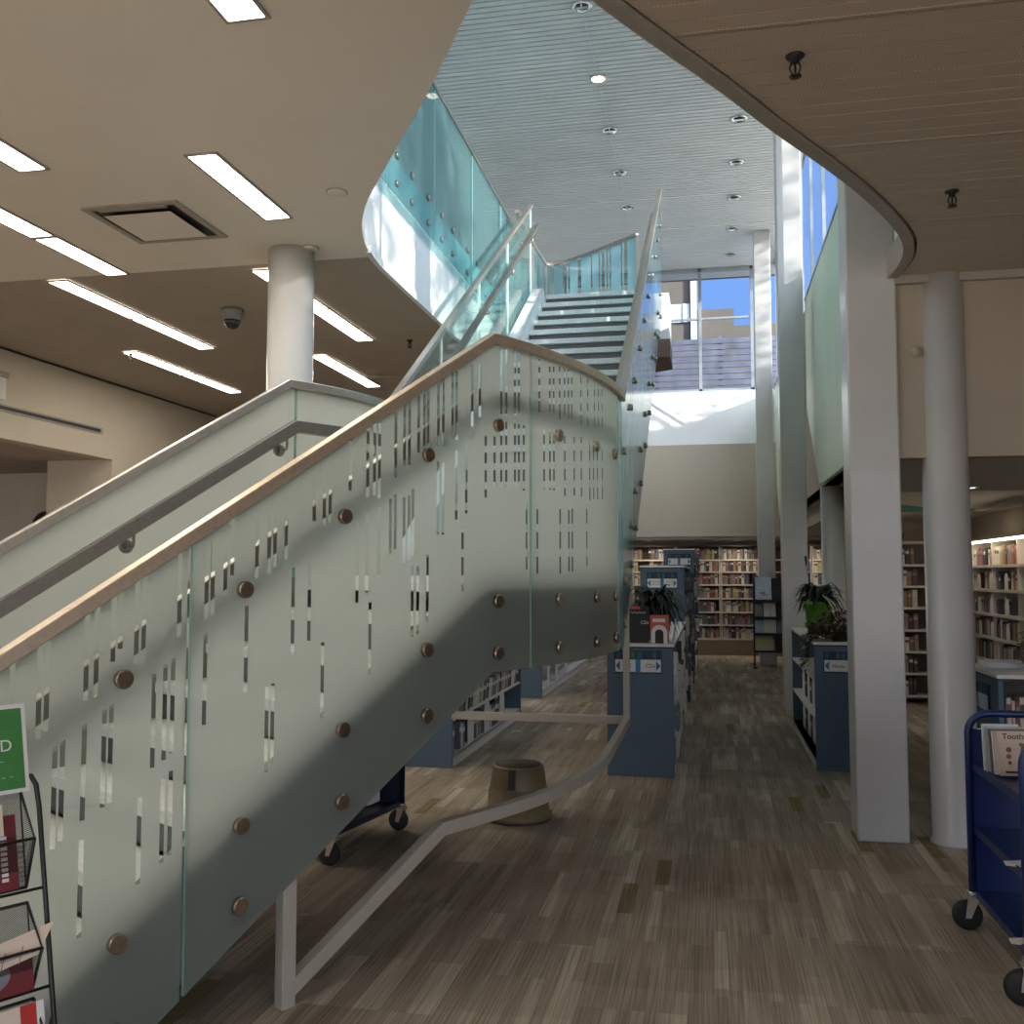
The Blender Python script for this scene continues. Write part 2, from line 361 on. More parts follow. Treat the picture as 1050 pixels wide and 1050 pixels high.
def lettering(txt, size, origin, xdir, updir, m, parent, name='lettering', depth=0.0008, align='LEFT'):
    """flat raised letters; origin is the left end of the baseline, in the parent's space of coordinates"""
    cu = bpy.data.curves.new('t', 'FONT'); cu.body = txt; cu.size = size; cu.extrude = depth; cu.align_x = align
    o = bpy.data.objects.new('t', cu); COL.objects.link(o)
    bpy.context.view_layer.update()
    me = bpy.data.meshes.new_from_object(o.evaluated_get(bpy.context.evaluated_depsgraph_get()))
    bpy.data.objects.remove(o); bpy.data.curves.remove(cu)
    X = Vector(xdir).normalized(); U = Vector(updir).normalized(); Nn = X.cross(U)
    M4 = Matrix(((X.x,U.x,Nn.x,0),(X.y,U.y,Nn.y,0),(X.z,U.z,Nn.z,0),(0,0,0,1)))
    off = Vector(OFF.get(parent.name, (0,0,0)))
    me.transform(Matrix.Translation(Vector(origin)-off) @ M4)
    me.materials.clear(); me.materials.append(MT[m])
    r = bpy.data.objects.new(name, me); COL.objects.link(r); r.parent = parent; OFF[r.name] = off
    return r
# ================================================================== THE SETTING
FW = 1.3        # clerestory wall plane
ZL = 3.976      # underside of the upper floor on the left
ZR_ = 3.45      # underside of the slab on the right
Z2 = 4.978      # upper floor
ZROOF = 7.9

f = bx(-14, 9, -5, 21, -0.12, 0.0); struct('floor', f, 'carpet')

# right slab: curved edge towards the atrium
KN = [(-3.0,-2.2),(-2.35,-1.0),(-1.42,0.9),(-0.82,2.05),(-0.296,3.03),(0.067,3.637),(0.308,4.061),(0.547,4.459),(0.755,4.829),(0.947,5.22),(1.075,5.54),(1.137,5.82),(1.146,6.05),(1.128,6.30),(1.09,6.5)]
EDGE = []
for i in range(1, len(KN)-2):
    p0, p1, p2, p3 = (Vector(KN[j]) for j in (i-1, i, i+1, i+2))
    for k in range(5):
        t = k/5; q = 0.5*(2*p1+(p2-p0)*t+(2*p0-5*p1+4*p2-p3)*t*t+(3*p1-p0-3*p2+p3)*t**3); EDGE.append((q.x, q.y))
EDGE.append(KN[-2])
def xe(y):
    for (x0,y0),(x1,y1) in zip(EDGE, EDGE[1:]):
        if y0 <= y <= y1: return x0+(x1-x0)*(y-y0)/(y1-y0)
    return EDGE[0][0] if y < EDGE[0][1] else EDGE[-1][0]
m = MB(); m.prism([(x+0.06,y) for x,y in EDGE]+[(9,6.3),(9,-5),(-3.8,-5)], ZR_+0.05, Z2-0.02)
struct('ceiling', m, 'dark_gap')
m = MB(); p = 0.1; y = -0.9
while y < 6.28:
    y1 = min(y+p-0.006, 6.29); n = 3
    ys = [y+(y1-y)*i/n for i in range(n+1)]
    m.prism([(xe(v)+0.045, v) for v in ys]+[(9, y1),(9, y)], ZR_, ZR_+0.03)
    y += p
struct('ceiling_slats', m, 'tan_perf')
m = MB(); m.sweep([(x,y,ZR_) for x,y in EDGE], [(-0.03,-0.015),(0.03,-0.015),(0.03,0.16),(-0.03,0.16)])
struct('trim_1', m, 'slab_trim')
# seams between the metal pans
for i, yy in enumerate((2.28, 3.28, 4.30, 5.31)):
    struct('trim_%d' % (i+2), bx(xe(yy)+0.06, 9, yy-0.008, yy+0.008, ZR_-0.004, ZR_-0.001), 'tan_soffit')
# bulkhead at the end of the right slab, with the low soffit behind it
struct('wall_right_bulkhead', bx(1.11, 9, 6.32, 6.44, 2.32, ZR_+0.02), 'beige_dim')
struct('trim_6', bx(1.14, 9, 6.28, 6.32, ZR_-0.05, ZR_+0.02), 'slab_trim')
struct('ceiling_soffit', bx(1.20, 9, 6.45, 9.1, 2.335, 2.6), 'grey_soffit')
struct('ceiling_low', bx(1.62, 9, 9.12, 20.5, 2.40, 2.6), 'drywall')
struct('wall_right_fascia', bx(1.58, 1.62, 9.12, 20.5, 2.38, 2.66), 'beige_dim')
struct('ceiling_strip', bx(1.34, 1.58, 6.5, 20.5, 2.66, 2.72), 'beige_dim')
struct('wall_right_beam', bx(1.36, 9, 9.1, 9.2, 2.335, 2.40), 'drywall')

# left slab: angled edge, then a rounded corner into the fascia
pts = [(-0.40,2.86),(-0.93,3.78),(-1.32,4.47),(-2.02,5.61)]
P0, P1, P2 = Vector((-2.02,5.61)), Vector((-2.44,6.30)), Vector((-2.465,7.05))
for i in range(1, 13):
    t = i/12; q = P0*(1-t)**2+P1*2*t*(1-t)+P2*t*t; pts.append((q.x,q.y))
near = [(-0.87,2.0),(-2.35,-1.0),(-3.8,-5),(-14,-5),(-14,6.80)]
i6 = [i for i,q in enumerate(pts) if q[1] < 6.80][-1]
m = MB(); m.prism(pts+[(-2.465,11.31),(-2.465,20.98),(-14,20.98),(-14,-5),(-3.8,-5),(-2.05,-1.0),(-0.73,2.0)], ZL+0.05, Z2)
struct('floor_upper', m, ['fascia'])
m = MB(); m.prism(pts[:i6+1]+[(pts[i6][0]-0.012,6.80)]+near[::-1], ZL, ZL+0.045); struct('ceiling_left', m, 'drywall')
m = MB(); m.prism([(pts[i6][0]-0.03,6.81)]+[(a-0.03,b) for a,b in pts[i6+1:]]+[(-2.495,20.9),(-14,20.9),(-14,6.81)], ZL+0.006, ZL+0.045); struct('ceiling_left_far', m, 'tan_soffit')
m = MB(); m.sweep([(a,b,ZL) for a,b in pts[i6:]]+[(-2.465,20.9,ZL)], [(-0.02,-0.01),(0.02,-0.01),(0.02,0.05),(-0.02,0.05)]); struct('trim_7', m, 'fascia')

# left wall with an opening into a dim room
WX = -7.224
m = MB()
m.box(WX-0.2, WX, 10.77, 20.6, 0, ZL); m.box(WX-0.2, WX, 2, 10.77, 3.03, ZL)
struct('wall_left', m, 'beige')
struct('wall_left_recess', bx(WX-0.9, WX-0.2, 10.77, 10.95, 0, 3.03), 'beige')
struct('ceiling_recess', bx(-12, WX-0.2, 2, 14, 3.03, 3.12), 'tan_soffit')
struct('wall_recess_back', bx(-12.1, -8.1, 12.0, 12.1, 0, 3.03), 'beige')
struct('wall_recess_side', bx(-12.2, -12.0, -5, 14, 0, 3.03), 'beige')
struct('trim_8', bx(WX-0.02, WX+0.02, 2, 13.3, ZL-0.015, ZL+0.004), 'blue_trim')

# atrium roof: ribbed metal pans
struct('ceiling_roof', bx(-12, 1.5, -5, 21, ZROOF+0.03, ZROOF+0.3), 'dark_gap')
m = MB(); y = 2.0
while y < 20.75:
    m.box(-11.9, 1.45, y, y+0.080, ZROOF, ZROOF+0.025); y += 0.1
struct('ceiling_ribs', m, 'atrium_metal')
for i, yy in enumerate((8.2, 9.8, 11.5, 13.1, 14.6, 16.1, 17.6, 19.1)):
    struct('trim_%d' % (20+i), bx(-11.9, 1.45, yy-0.012, yy+0.012, ZROOF-0.008, ZROOF-0.001), 'frame_white')
struct('trim_28', bx(-1.32, -1.305, 2, 20, ZROOF-0.016, ZROOF-0.009), 'atrium_metal')

# back wall: shelf alcove, header, sloping sill, window
struct('wall_back', bx(-14, 9, 20.62, 20.8, 0, 2.6), 'beige')
m = MB(); m.extr([(-2.9,19.2,2.35),(-2.9,19.2,4.14),(-2.9,20.0,5.33),(-2.9,20.6,5.33),(-2.9,20.6,2.35)], (11.9,0,0)); struct('wall_back_header', m, 'white')
struct('wall_back_lower', bx(-2.9, 9, 19.185, 19.2, 2.35, 4.14), 'beige')  # beige skin over the header, carrying its duller, warmer light as colour
struct('ceiling_alcove', bx(-2.9, 9, 19.22, 20.61, 2.30, 2.345), 'tan_soffit')
struct('baseboard_back', bx(-2.9, 3.2, 20.16, 20.2, 0, 0.30), 'wood')
struct('wall_back_left', bx(-12, -2.95, 20.5, 20.7, 2.6, ZROOF), 'white')
def window(name, frames, pane, pmat='window_glass', fmat='frame_grey'):
    o = struct(name, pane, pmat)
    for i, fr in enumerate(frames): fr.build('frame', fmat, o)
    return o
m = bx(-2.9, 0.93, 20.10, 20.11, 5.33, ZROOF)
fr = []
for x in (-2.9, -1.55, -0.13, 0.90): fr.append(bx(x-0.03, x+0.03, 20.06, 20.14, 5.33, ZROOF))
for z in (5.36, 7.86): fr.append(bx(-2.9, 0.93, 20.06, 20.14, z-0.03, z+0.03))
fr.append(bx(-2.9, 0.93, 20.07, 20.13, 6.83, 6.87))
window('window_1', fr, m)

# clerestory wall on the right: low beige wall, glazing above
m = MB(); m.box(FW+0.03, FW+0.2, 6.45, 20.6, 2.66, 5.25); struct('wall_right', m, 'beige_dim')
m = bx(FW+0.08, FW+0.09, -1.0, 20.1, 5.25, ZROOF); fr = []
y = 10.5-1.345*8
while y < 20.1:
    fr.append(bx(FW+0.06, FW+0.10, y-0.022, y+0.022, 5.25, ZROOF)); y += 1.345
for z in (5.28, ZROOF-0.03): fr.append(bx(FW+0.05, FW+0.11, -1.0, 20.1, z-0.03, z+0.03))
window('window_2', fr, m)
# front and far right enclosure (behind the viewer), with a band of windows
m = MB()
m.box(-14, 9, -5.0, -4.8, 0, 0.05); m.box(-14, 9, -5.0, -4.8, 3.42, Z2)
for x in (-14, -9.5, -5, -0.5, 4, 8.8): m.box(x, x+0.2, -5.0, -4.8, 0.05, 3.42)
m.box(-12, 1.5, -5.0, -4.8, Z2, Z2+0.3); m.box(-12, 1.5, -5.0, -4.8, ZROOF-0.2, ZROOF)
for x in (-12, -8.7, -5.4, -2.1, 1.3): m.box(x, x+0.2, -5.0, -4.8, Z2+0.3, ZROOF-0.2)
struct('wall_front', m, 'white')
struct('wall_right_far', bx(8.9, 9.0, -4.8, 20.6, 0, 2.6), 'beige')
struct('wall_right_front', bx(8.9, 9.0, -4.8, 6.3, 2.6, Z2), 'beige')
struct('wall_left_upper', bx(-12.1, -11.9, -4.8, 20.6, Z2, ZROOF), 'white')
struct('wall_left_front', bx(-14, -13.9, 2.0, 20.6, 0, ZL), 'beige')

# ------------------------------------------------------------------ columns
def square_column(y0, z1, label):
    o = MB(); o.box(0.853, 1.150, y0, y0+0.29, 0.0, z1); c = o.build('square_column', 'column', at=(1.0, y0+0.145, 0), bevel=0.012)
    return tag(c, label, 'column', 'white square columns', kind='structure')
square_column(6.28, ZROOF, 'broad white square column nearest the viewer, left of the round column')
square_column(12.1, ZROOF, 'white square column behind the low blue unit with the lime green plant pot')
square_column(18.0, ZROOF, 'white square column at the far end, behind the magazine rack')
def round_column(x, y, r, z1, label):
    o = MB(); o.lathe([(r+0.012,0),(r+0.012,0.012),(r,0.03),(r,z1)], (x,y,0), 48); c = o.build('round_column', 'column', at=(x,y,0))
    return tag(c, label, 'column', 'white round columns', kind='structure')
round_column(1.428, 6.38, 0.134, ZR_, 'white round column beside the blue book cart')
round_column(1.45, 12.2, 0.134, 2.66, 'white round column half hidden behind the broad square column')
c = round_column(-2.984, 6.571, 0.166, ZL, 'white round column behind the staircase under the left ceiling')

# pale green hanging panels on the clerestory wall
def green_panel(outline, label):
    o = MB(); o.extr([(FW, yy, zz) for yy, zz in outline], (-0.03, 0, 0)); c = o.build('green_wall_panel', 'green_panel', at=(FW, outline[0][0], outline[0][1]))
    m2 = MB(); (ya, za), (yb, zb) = outline[-1], outline[-2]
    m2.box(FW-0.04, FW+0.02, min(p[0] for p in outline), max(p[0] for p in outline), max(p[1] for p in outline), max(p[1] for p in outline)+0.03)
    m2.build('top_rail', 'frame_grey', c)
    return tag(c, label, 'wall panel', 'pale green wall panels')
green_panel([(6.46,2.62),(11.86,2.66),(13.15,3.76),(13.15,5.2),(6.46,5.2)], 'pale green wall panel just behind the broad nearest square column')
green_panel([(14.2,3.0),(18.56,2.68),(19.45,3.6),(19.45,5.2),(14.2,5.2)], 'narrow sliver of pale green wall panel left of the second square column')

# ------------------------------------------------------------------ ceiling fittings
def strip_light(x0, x1, y0, y1, label, lens='tube', z=ZL, group='recessed strip lights'):
    t = thing('strip_light', label, 'ceiling light', ((x0+x1)/2,(y0+y1)/2,z), 0, group)
    e = 0.018; m = MB()
    for b in ((x0-e,x0,y0-e,y1+e),(x1,x1+e,y0-e,y1+e),(x0,x1,y0-e,y0),(x0,x1,y1,y1+e)): m.box(b[0],b[1],b[2],b[3],z-0.01,z)
    m.build('frame', 'slab_trim', t)
    bx(x0, x1, y0, y1, z-0.006, z).build('diffuser', lens, t)
w = 0.168
for (x0, y0, y1, lab, lens) in (
    (-2.87, 4.915, 5.91, 'bright strip light alone in the middle of the pale near ceiling', 'tube'),
    (-1.99, 2.65, 3.71, 'bright recessed light cut by the top edge of the picture', 'tube'),
    (-3.94, 3.85, 4.90, 'bright strip light at the left picture edge, above the square air vent', 'tube'),
    (-4.64, 4.86, 5.90, 'end of a strip light at the left picture edge, level with the air vent', 'tube'),
    (-4.64, 5.95, 6.79, 'strip light whose far end stops at the seam between the two ceilings', 'tube'),
    (-5.22, 6.86, 8.00, 'strip light starting just past the ceiling seam, nearer of its pair', 'tube_far'),
    (-5.22, 8.03, 9.25, 'strip light on the tan ceiling left of the dome camera, farther of its pair', 'tube_far'),
    (-6.10, 9.24, 10.40, 'nearer strip light of the pair closest to the left wall', 'tube_far'),
    (-6.10, 10.43, 11.58, 'farther strip light of the pair closest to the left wall', 'tube_far'),
    (-3.47, 6.92, 8.05, 'strip light partly hidden behind the round column by the stairs', 'tube_far'),
    (-3.47, 8.08, 9.24, 'strip light just right of the round column by the stairs', 'tube_far'),
    (-4.20, 9.80, 11.56, 'short looking strip light low behind the round column, above the far handrail', 'tube_far')):
    strip_light(x0, x0+w, y0, y1, lab, lens)
# unseen strips added for fill over the viewer's head, carrying the rows on
for x0, y0 in ((-2.87,1.6),(-2.87,-1.7),(-4.64,2.4),(-4.64,-0.8),(-6.4,4.9),(-6.4,1.6),(-6.4,-1.7),(-8.2,3.2),(-8.2,0)):
    strip_light(x0, x0+w, y0, y0+1.0, 'added fill strip light overhead, outside the picture, carrying on the rows', group='strip lights overhead')

def downlight(x, y, z, r, label, lens=None, group='downlights in the ribbed atrium ceiling'):
    t = thing('downlight', label, 'ceiling light', (x,y,z), 0, group)
    m = MB(); m.lathe([(r*0.78,0.0),(r,-0.004),(r,-0.012),(r*0.80,-0.016),(r*0.62,0.0)], (x,y,z), 24); m.build('trim_ring', 'chrome' if lens is None else 'lamp_rim', t)
    if lens is None:
        m = MB(); m.lathe([(r*0.70,-0.002),(r*0.3,-0.004),(0,-0.005)], (x,y,z), 16); m.build('reflector', 'camdome', t)
        m = MB(); m.box(x-r*0.55, x+r*0.55, y-0.02, y+0.02, z-0.02, z-0.006); m.build('baffle', 'chrome', t)
    else:
        m = MB(); m.lathe([(r*0.70,-0.008),(0,-0.010)], (x,y,z), 16); m.build('lens', lens, t)
L1 = ['nearest downlight of the left row, at the top picture edge','the only lit downlight of the left row on the ribbed ceiling','unlit downlight just past the lit one in the left row',
      'fourth downlight of the left row, counted from the top picture edge','last downlight of the left row, beside the stair glass tip']
for i, yy in enumerate((10.37, 11.98, 13.45, 14.94, 16.4)): downlight(-1.31, yy, ZROOF-0.005, 0.115, L1[i], 'spot' if i == 1 else None)
L2 = ['nearest downlight of the right row on the ribbed ceiling','second downlight of the right row on the ribbed ceiling','middle downlight of the right row on the ribbed ceiling',
      'fourth downlight of the right row, counted from the near end','farthest downlight of the right row, right above the back window']
for i, yy in enumerate((13.45, 14.9, 16.32, 17.81, 19.24)): downlight(0.478, yy, ZROOF-0.005, 0.115, L2[i])
for x, y, lab in ((2.13,8.66,'lit downlight on the dark soffit right of the round column'),(2.0,11.3,'small lit downlight seen between the square and round columns'),
                  (3.2,12.6,'lit downlight above the right wall shelves, right of the teal patch'),(2.85,13.3,'lit downlight close below the teal ceiling patch')):
    downlight(x, y, 2.335 if y < 9 else 2.40, 0.085, lab, 'spot', 'downlights in the low ceiling')
for x, lab in ((-1.2,'small lit downlight over the far shelves, left one'),(0.55,'small lit downlight over the far shelves, left of the far square column'),(2.2,'small lit downlight over the far shelves, behind the columns')):
    downlight(x, 19.75, 2.298, 0.09, lab, 'spot_far', 'downlights over the far shelves')
m = MB(); m.extr([(1.95,11.35,2.398),(3.05,13.0,2.398),(2.35,13.0,2.398),(1.6,12.4,2.398)], (0,0,-0.004))
tag(m.build('teal_ceiling_patch', 'teal_tile', at=(2.3,12.3,2.398)), 'flat teal painted patch on the low ceiling behind the round column', 'ceiling panel')
downlight(-9.2, 10.6, 3.028, 0.12, 'lit oval downlight in the dim room at the left picture edge', 'spot', 'downlights in the dim room')

# square air diffuser
t = thing('air_diffuser', 'square grey air vent with a dirty rim in the near ceiling', 'air vent', (-3.62,5.83,ZL))
cx, cy, h = -3.625, 5.835, 0.34
def sqring(m, a, b, z0, z1):
    for q in ((cx-a,cx-b,cy-a,cy+a),(cx+b,cx+a,cy-a,cy+a),(cx-b,cx+b,cy-a,cy-b),(cx-b,cx+b,cy+b,cy+a)): m.box(*q, z0, z1)
m = MB(); sqring(m, h, h-0.045, ZL-0.012, ZL); m.build('frame', 'slab_trim', t)
m = MB(); m.box(cx-h+0.045, cx+h-0.045, cy-h+0.045, cy+h-0.045, ZL-0.004, ZL-0.001); m.build('duct_opening', 'black', t)
m = MB(); m.hexa([(cx-0.24,cy-0.24,ZL-0.03),(cx+0.24,cy-0.24,ZL-0.03),(cx+0.24,cy+0.24,ZL-0.03),(cx-0.24,cy+0.24,ZL-0.03),(cx-0.2,cy-0.2,ZL-0.012),(cx+0.2,cy-0.2,ZL-0.012),(cx+0.2,cy+0.2,ZL-0.012),(cx-0.2,cy+0.2,ZL-0.012)])
m.build('plaque', 'drywall', t)
m = MB(); m.sweep([(cx-h+0.10,cy-h+0.05,ZL-0.014),(cx+h-0.10,cy-h+0.05,ZL-0.014)], [(-0.02,-0.004),(0.02,-0.004),(0.02,0.004),(-0.02,0.004)]); m.build('louvre', 'slab_trim', t)

# wall slot diffuser and small notice on the left wall
m = bx(WX-0.0, WX+0.012, 4.0, 10.555, 3.31, 3.385); t = m.build('slot_grille', 'slab_trim', at=(WX,8,3.35)); tag(t, 'long thin grey slot air grille on the beige left wall', 'air vent')
bx(WX+0.012, WX+0.016, 4.05, 10.50, 3.33, 3.365).build('slot', 'blue_trim', t)
t = thing('wall_notice', 'small pale notice with a dark cap on the left wall, cut by the picture edge', 'sign', (WX,8.72,3.4))
bx(WX, WX+0.03, 8.55, 8.85, 3.43, 3.66).build('board', 'paper', t); bx(WX, WX+0.05, 8.52, 8.87, 3.66, 3.72).build('cap', 'slab_trim', t)
t = thing('wall_clock', 'round dark clock low in the dim room at the left picture edge', 'clock', (-9.0,11.98,2.25))
m = MB(); m.lathe([(0.24,0),(0.24,-0.05),(0.21,-0.06),(0.205,-0.03)], (-9.0,11.99,2.25), 32, 'Y'); m.build('rim', 'black', t)
m = MB(); m.lathe([(0.205,-0.03),(0.0,-0.031)], (-9.0,11.99,2.25), 32, 'Y'); m.build('dial', 'greyink', t)
m = MB(); m.box(-9.005,-8.995,11.95,11.955,2.25,2.40); m.box(-9.0,-8.9,11.95,11.955,2.245,2.255); m.build('hand', 'paper', t)

# dome camera, smoke detectors, sprinklers
t = thing('dome_camera', 'dark security dome camera under the tan ceiling left of the round column', 'security camera', (-4.17,7.95,ZL))
m = MB(); m.lathe([(0.10,0.0),(0.10,-0.03),(0.085,-0.05),(0.08,-0.10)], (-4.17,7.95,ZL+0.004), 24); m.build('housing', 'greyink', t)
m = MB(); m.lathe([(0.075,-0.095),(0.072,-0.12),(0.055,-0.15),(0.03,-0.168),(0,-0.173)], (-4.17,7.95,ZL), 24); m.build('dome', 'camdome', t)
for x, y, lab in ((-2.24,5.58,'round flush smoke detector on the pale ceiling, right of the lone strip light'),(-2.82,6.52,'round flush smoke detector just above the round column by the stairs')):
    t = thing('smoke_detector', lab, 'smoke detector', (x,y,ZL), 0, 'smoke detectors')
    m = MB(); m.lathe([(0.06,0),(0.06,-0.008),(0.05,-0.014),(0,-0.016)], (x,y,ZL), 24); m.build('cover', 'drywall', t)
    m = MB(); m.lathe([(0.068,0),(0.068,-0.004),(0.06,-0.005)], (x,y,ZL), 24); m.build('rim', 'slab_trim', t)
def sprinkler(x, y, z, lab):
    t = thing('sprinkler_head', lab, 'sprinkler', (x,y,z), 0, 'ceiling sprinklers')
    m = MB(); m.lathe([(0.033,0),(0.033,-0.005),(0.017,-0.012),(0.012,-0.028),(0.0,-0.028)], (x,y,z), 20); m.build('escutcheon', 'black', t)
    m = MB()
    for s in (-1, 1): m.tube([(x+s*0.012,y,z-0.025),(x+s*0.019,y,z-0.045),(x+s*0.012,y,z-0.066),(x,y,z-0.072)], 0.0035, 6)
    m.build('yoke', 'black', t)
    m = MB(); m.lathe([(0.004,0.045),(0.004,-0.002),(0.022,-0.003),(0.022,-0.006),(0,-0.006)], (x,y,z-0.072), 16); m.build('deflector', 'black', t)
sprinkler(0.321, 3.50, ZR_, 'sprinkler nearer the viewer on the brown perforated ceiling')
sprinkler(1.168, 4.925, ZR_, 'sprinkler on the brown perforated ceiling just above the round column')
sprinkler(-6.05, 9.3, ZL, 'sprinkler at the near end of the strip lights closest to the left wall')
sprinkler(-2.95, 9.35, ZL, 'sprinkler on the tan ceiling under the white slab corner')
t = thing('access_hatch', 'tan square hatch in the far ceiling, left of the stair glass', 'hatch', (-3.75,11.2,ZL))
bx(-3.98, -3.58, 11.0, 11.4, ZL-0.012, ZL).build('door', 'tan_soffit', t)
m = MB(); m.sweep([(-4.0,10.98,ZL-0.004),(-3.56,10.98,ZL-0.004),(-3.56,11.42,ZL-0.004),(-4.0,11.42,ZL-0.004)], [(-0.012,-0.012),(0.012,-0.012),(0.012,0.004),(-0.012,0.004)], closed=True); m.build('frame', 'slab_trim', t)
t = thing('wall_bell', 'small round fitting on the beige bulkhead left of the round column', 'alarm', (1.25,6.32,2.98))
m = MB(); m.lathe([(0.035,0),(0.035,-0.02),(0.0,-0.03)], (1.262,6.32,2.98), 20, 'Y'); m.build('cover', 'beige_dim', t)
m = MB(); m.lathe([(0.04,0),(0.04,-0.006),(0.03,-0.008)], (1.262,6.32,2.98), 20, 'Y'); m.build('rim', 'slab_trim', t)
# ================================================================== THE STAIRCASE
OX, OY, RAD, TH, WID = -3.85, 6.11, 3.32, 0.531, 1.64
RI, GO = 0.1778, 0.2794; SL = RI/GO; LZ = 1.6; LARC = RAD*TH
STRIPS = [(-2.126, 1.1, 1.36), (-2.047, 1.1, 1.41), (-2.024, 1.12, 1.43), (-1.993, 0.76, 1.08), (-1.97, 0.78, 1.09), (-1.903, 0.47, 0.77), (-1.896, 1.2, 1.5), (-1.891, 0.83, 1.13), (-1.871, 1.21, 1.52), (-1.839, 0.86, 1.17), (-1.817, 1.32, 1.55), (-1.811, 0.87, 1.2), (-1.793, 1.36, 1.56), (-1.738, 1.31, 1.59), (-1.713, 1.31, 1.61), (-1.706, 0.59, 0.87), (-1.672, 0.96, 1.27), (-1.632, 0.64, 0.92), (-1.617, 0.98, 1.3), (-1.604, 0.66, 0.94), (-1.595, 1, 1.32), (-1.586, 1.39, 1.69), (-1.484, 1.45, 1.71), (-1.472, 1.08, 1.4), (-1.46, 1.46, 1.74), (-1.41, 1.53, 1.76), (-1.383, 1.6, 1.81), (-1.32, 1.18, 1.49), (-1.28, 1.59, 1.81), (-1.228, 0.88, 1.19), (-1.227, 1.61, 1.82), (-1.203, 0.91, 1.2), (-1.203, 1.63, 1.82), (-1.154, 1.66, 1.82), (-1.119, 1.3, 1.63), (-1.044, 1.35, 1.66), (-1.026, 1.81, 1.97), (-0.978, 1.8, 2.04), (-0.967, 1.05, 1.34), (-0.95, 1.81, 1.95), (-0.851, 1.94, 2.15), (-0.811, 1.49, 1.81), (-0.761, 1.53, 1.85), (-0.751, 1.92, 2.23), (-0.742, 1.2, 1.49), (-0.725, 1.93, 2.23), (-0.699, 1.92, 2.23), (-0.689, 1.59, 1.88), (-0.637, 1.67, 1.92), (-0.61, 1.71, 1.94), (-0.597, 2.01, 2.29), (-0.561, 1.65, 1.93), (-0.548, 2.06, 2.34), (-0.533, 1.66, 1.94), (-0.52, 2.07, 2.35), (-0.511, 1.68, 1.97), (-0.508, 1.34, 1.64), (-0.48, 1.35, 1.64), (-0.47, 2.13, 2.38), (-0.447, 2.14, 2.39), (-0.424, 2.15, 2.41), (-0.412, 1.4, 1.69), (-0.363, 1.78, 2.1), (-0.347, 2.17, 2.48), (-0.333, 1.78, 2.1), (-0.323, 2.18, 2.49), (-0.275, 2.21, 2.51), (-0.25, 2.21, 2.52), (-0.236, 1.85, 2.16), (-0.209, 1.53, 1.82), (-0.186, 1.88, 2.19), (-0.149, 2.28, 2.57), (-0.098, 2.33, 2.58), (-0.058, 1.96, 2.25), (0.002, 2.01, 2.25), (0.049, 2.36, 2.69), (0.057, 2.01, 2.3), (0.085, 2.36, 2.69), (0.092, 2.02, 2.33), (0.15, 2.37, 2.7), (0.158, 2.02, 2.33), (0.18, 2.38, 2.7), (0.188, 2.02, 2.33), (0.219, 2.01, 2.33), (0.242, 1.63, 1.95), (0.25, 2.03, 2.34), (0.251, 2.39, 2.69), (0.331, 1.61, 1.95), (0.351, 2.41, 2.69), (0.393, 2.03, 2.33), (0.448, 2.03, 2.34), (0.449, 2.43, 2.69), (0.486, 2.03, 2.34), (0.487, 2.43, 2.69), (0.547, 2.4, 2.69), (0.552, 1.61, 1.94), (0.599, 2.43, 2.7), (0.607, 2.01, 2.32), (0.642, 2.42, 2.71), (0.647, 1.62, 1.94), (0.681, 1.62, 1.95), (0.687, 2.42, 2.71), (0.707, 2.02, 2.33), (0.796, 2.41, 2.7), (0.805, 2.02, 2.34), (0.867, 1.65, 1.96), (0.89, 2.41, 2.7), (0.914, 2.01, 2.33), (0.974, 2.02, 2.34), (0.995, 2.42, 2.7), (1.038, 2.02, 2.33), (1.061, 2.43, 2.69), (1.126, 2.03, 2.34), (1.133, 2.44, 2.7)]
def plan(q, t):
    """plan point at distance q along the outer glass (q<0 lower flight, then landing arc, then upper flight), t inwards"""
    if t > 0.8: t -= 0.09*min(1, max(0, q/LARC))
    r = RAD-t; c, s = math.cos(TH), math.sin(TH)
    if q < 0: return OX+r*c+s*q, OY-r*s+c*q
    if q <= LARC:
        a = TH-q/RAD; return OX+r*math.cos(a), OY-r*math.sin(a)
    return OX+r, OY+(q-LARC)
def nose(q): return LZ+SL*q if q < 0 else (LZ if q <= LARC else LZ+SL*(q-LARC))
QB, QT = -2.65, LARC+19*GO     # ends of the stair along q
def qs(a, b, step=0.07):
    out_ = [a]
    for k in (0.0, LARC):
        if a < k < b: out_.append(k)
    n0 = max(0.0, a); n1 = min(LARC, b)
    if n1 > n0:
        n = max(1, int((n1-n0)/step)); out_ += [n0+(n1-n0)*i/n for i in range(1, n)]
    out_.append(b); return sorted(set(round(v, 5) for v in out_))
def P3(q, t, h): x, y = plan(q, t); return (x, y, nose(q)+h)
def rpath(a, b, t, h): return [P3(q, t, h) for q in qs(a, b)]

stair = thing('staircase', 'pale staircase with frosted glass sides rising over a landing to the upper floor', 'staircase', (-1.5, 4.5, 0))

def rect(w, h, z=0.0): return [(-w/2, z-h/2), (w/2, z-h/2), (w/2, z+h/2), (-w/2, z+h/2)]
def rail(name, a, b, t, h, m, w, hh):
    mb = MB(); mb.sweep(rpath(a, b, t, h), rect(w, hh)); return mb.build(name, m, stair, bevel=0.004)

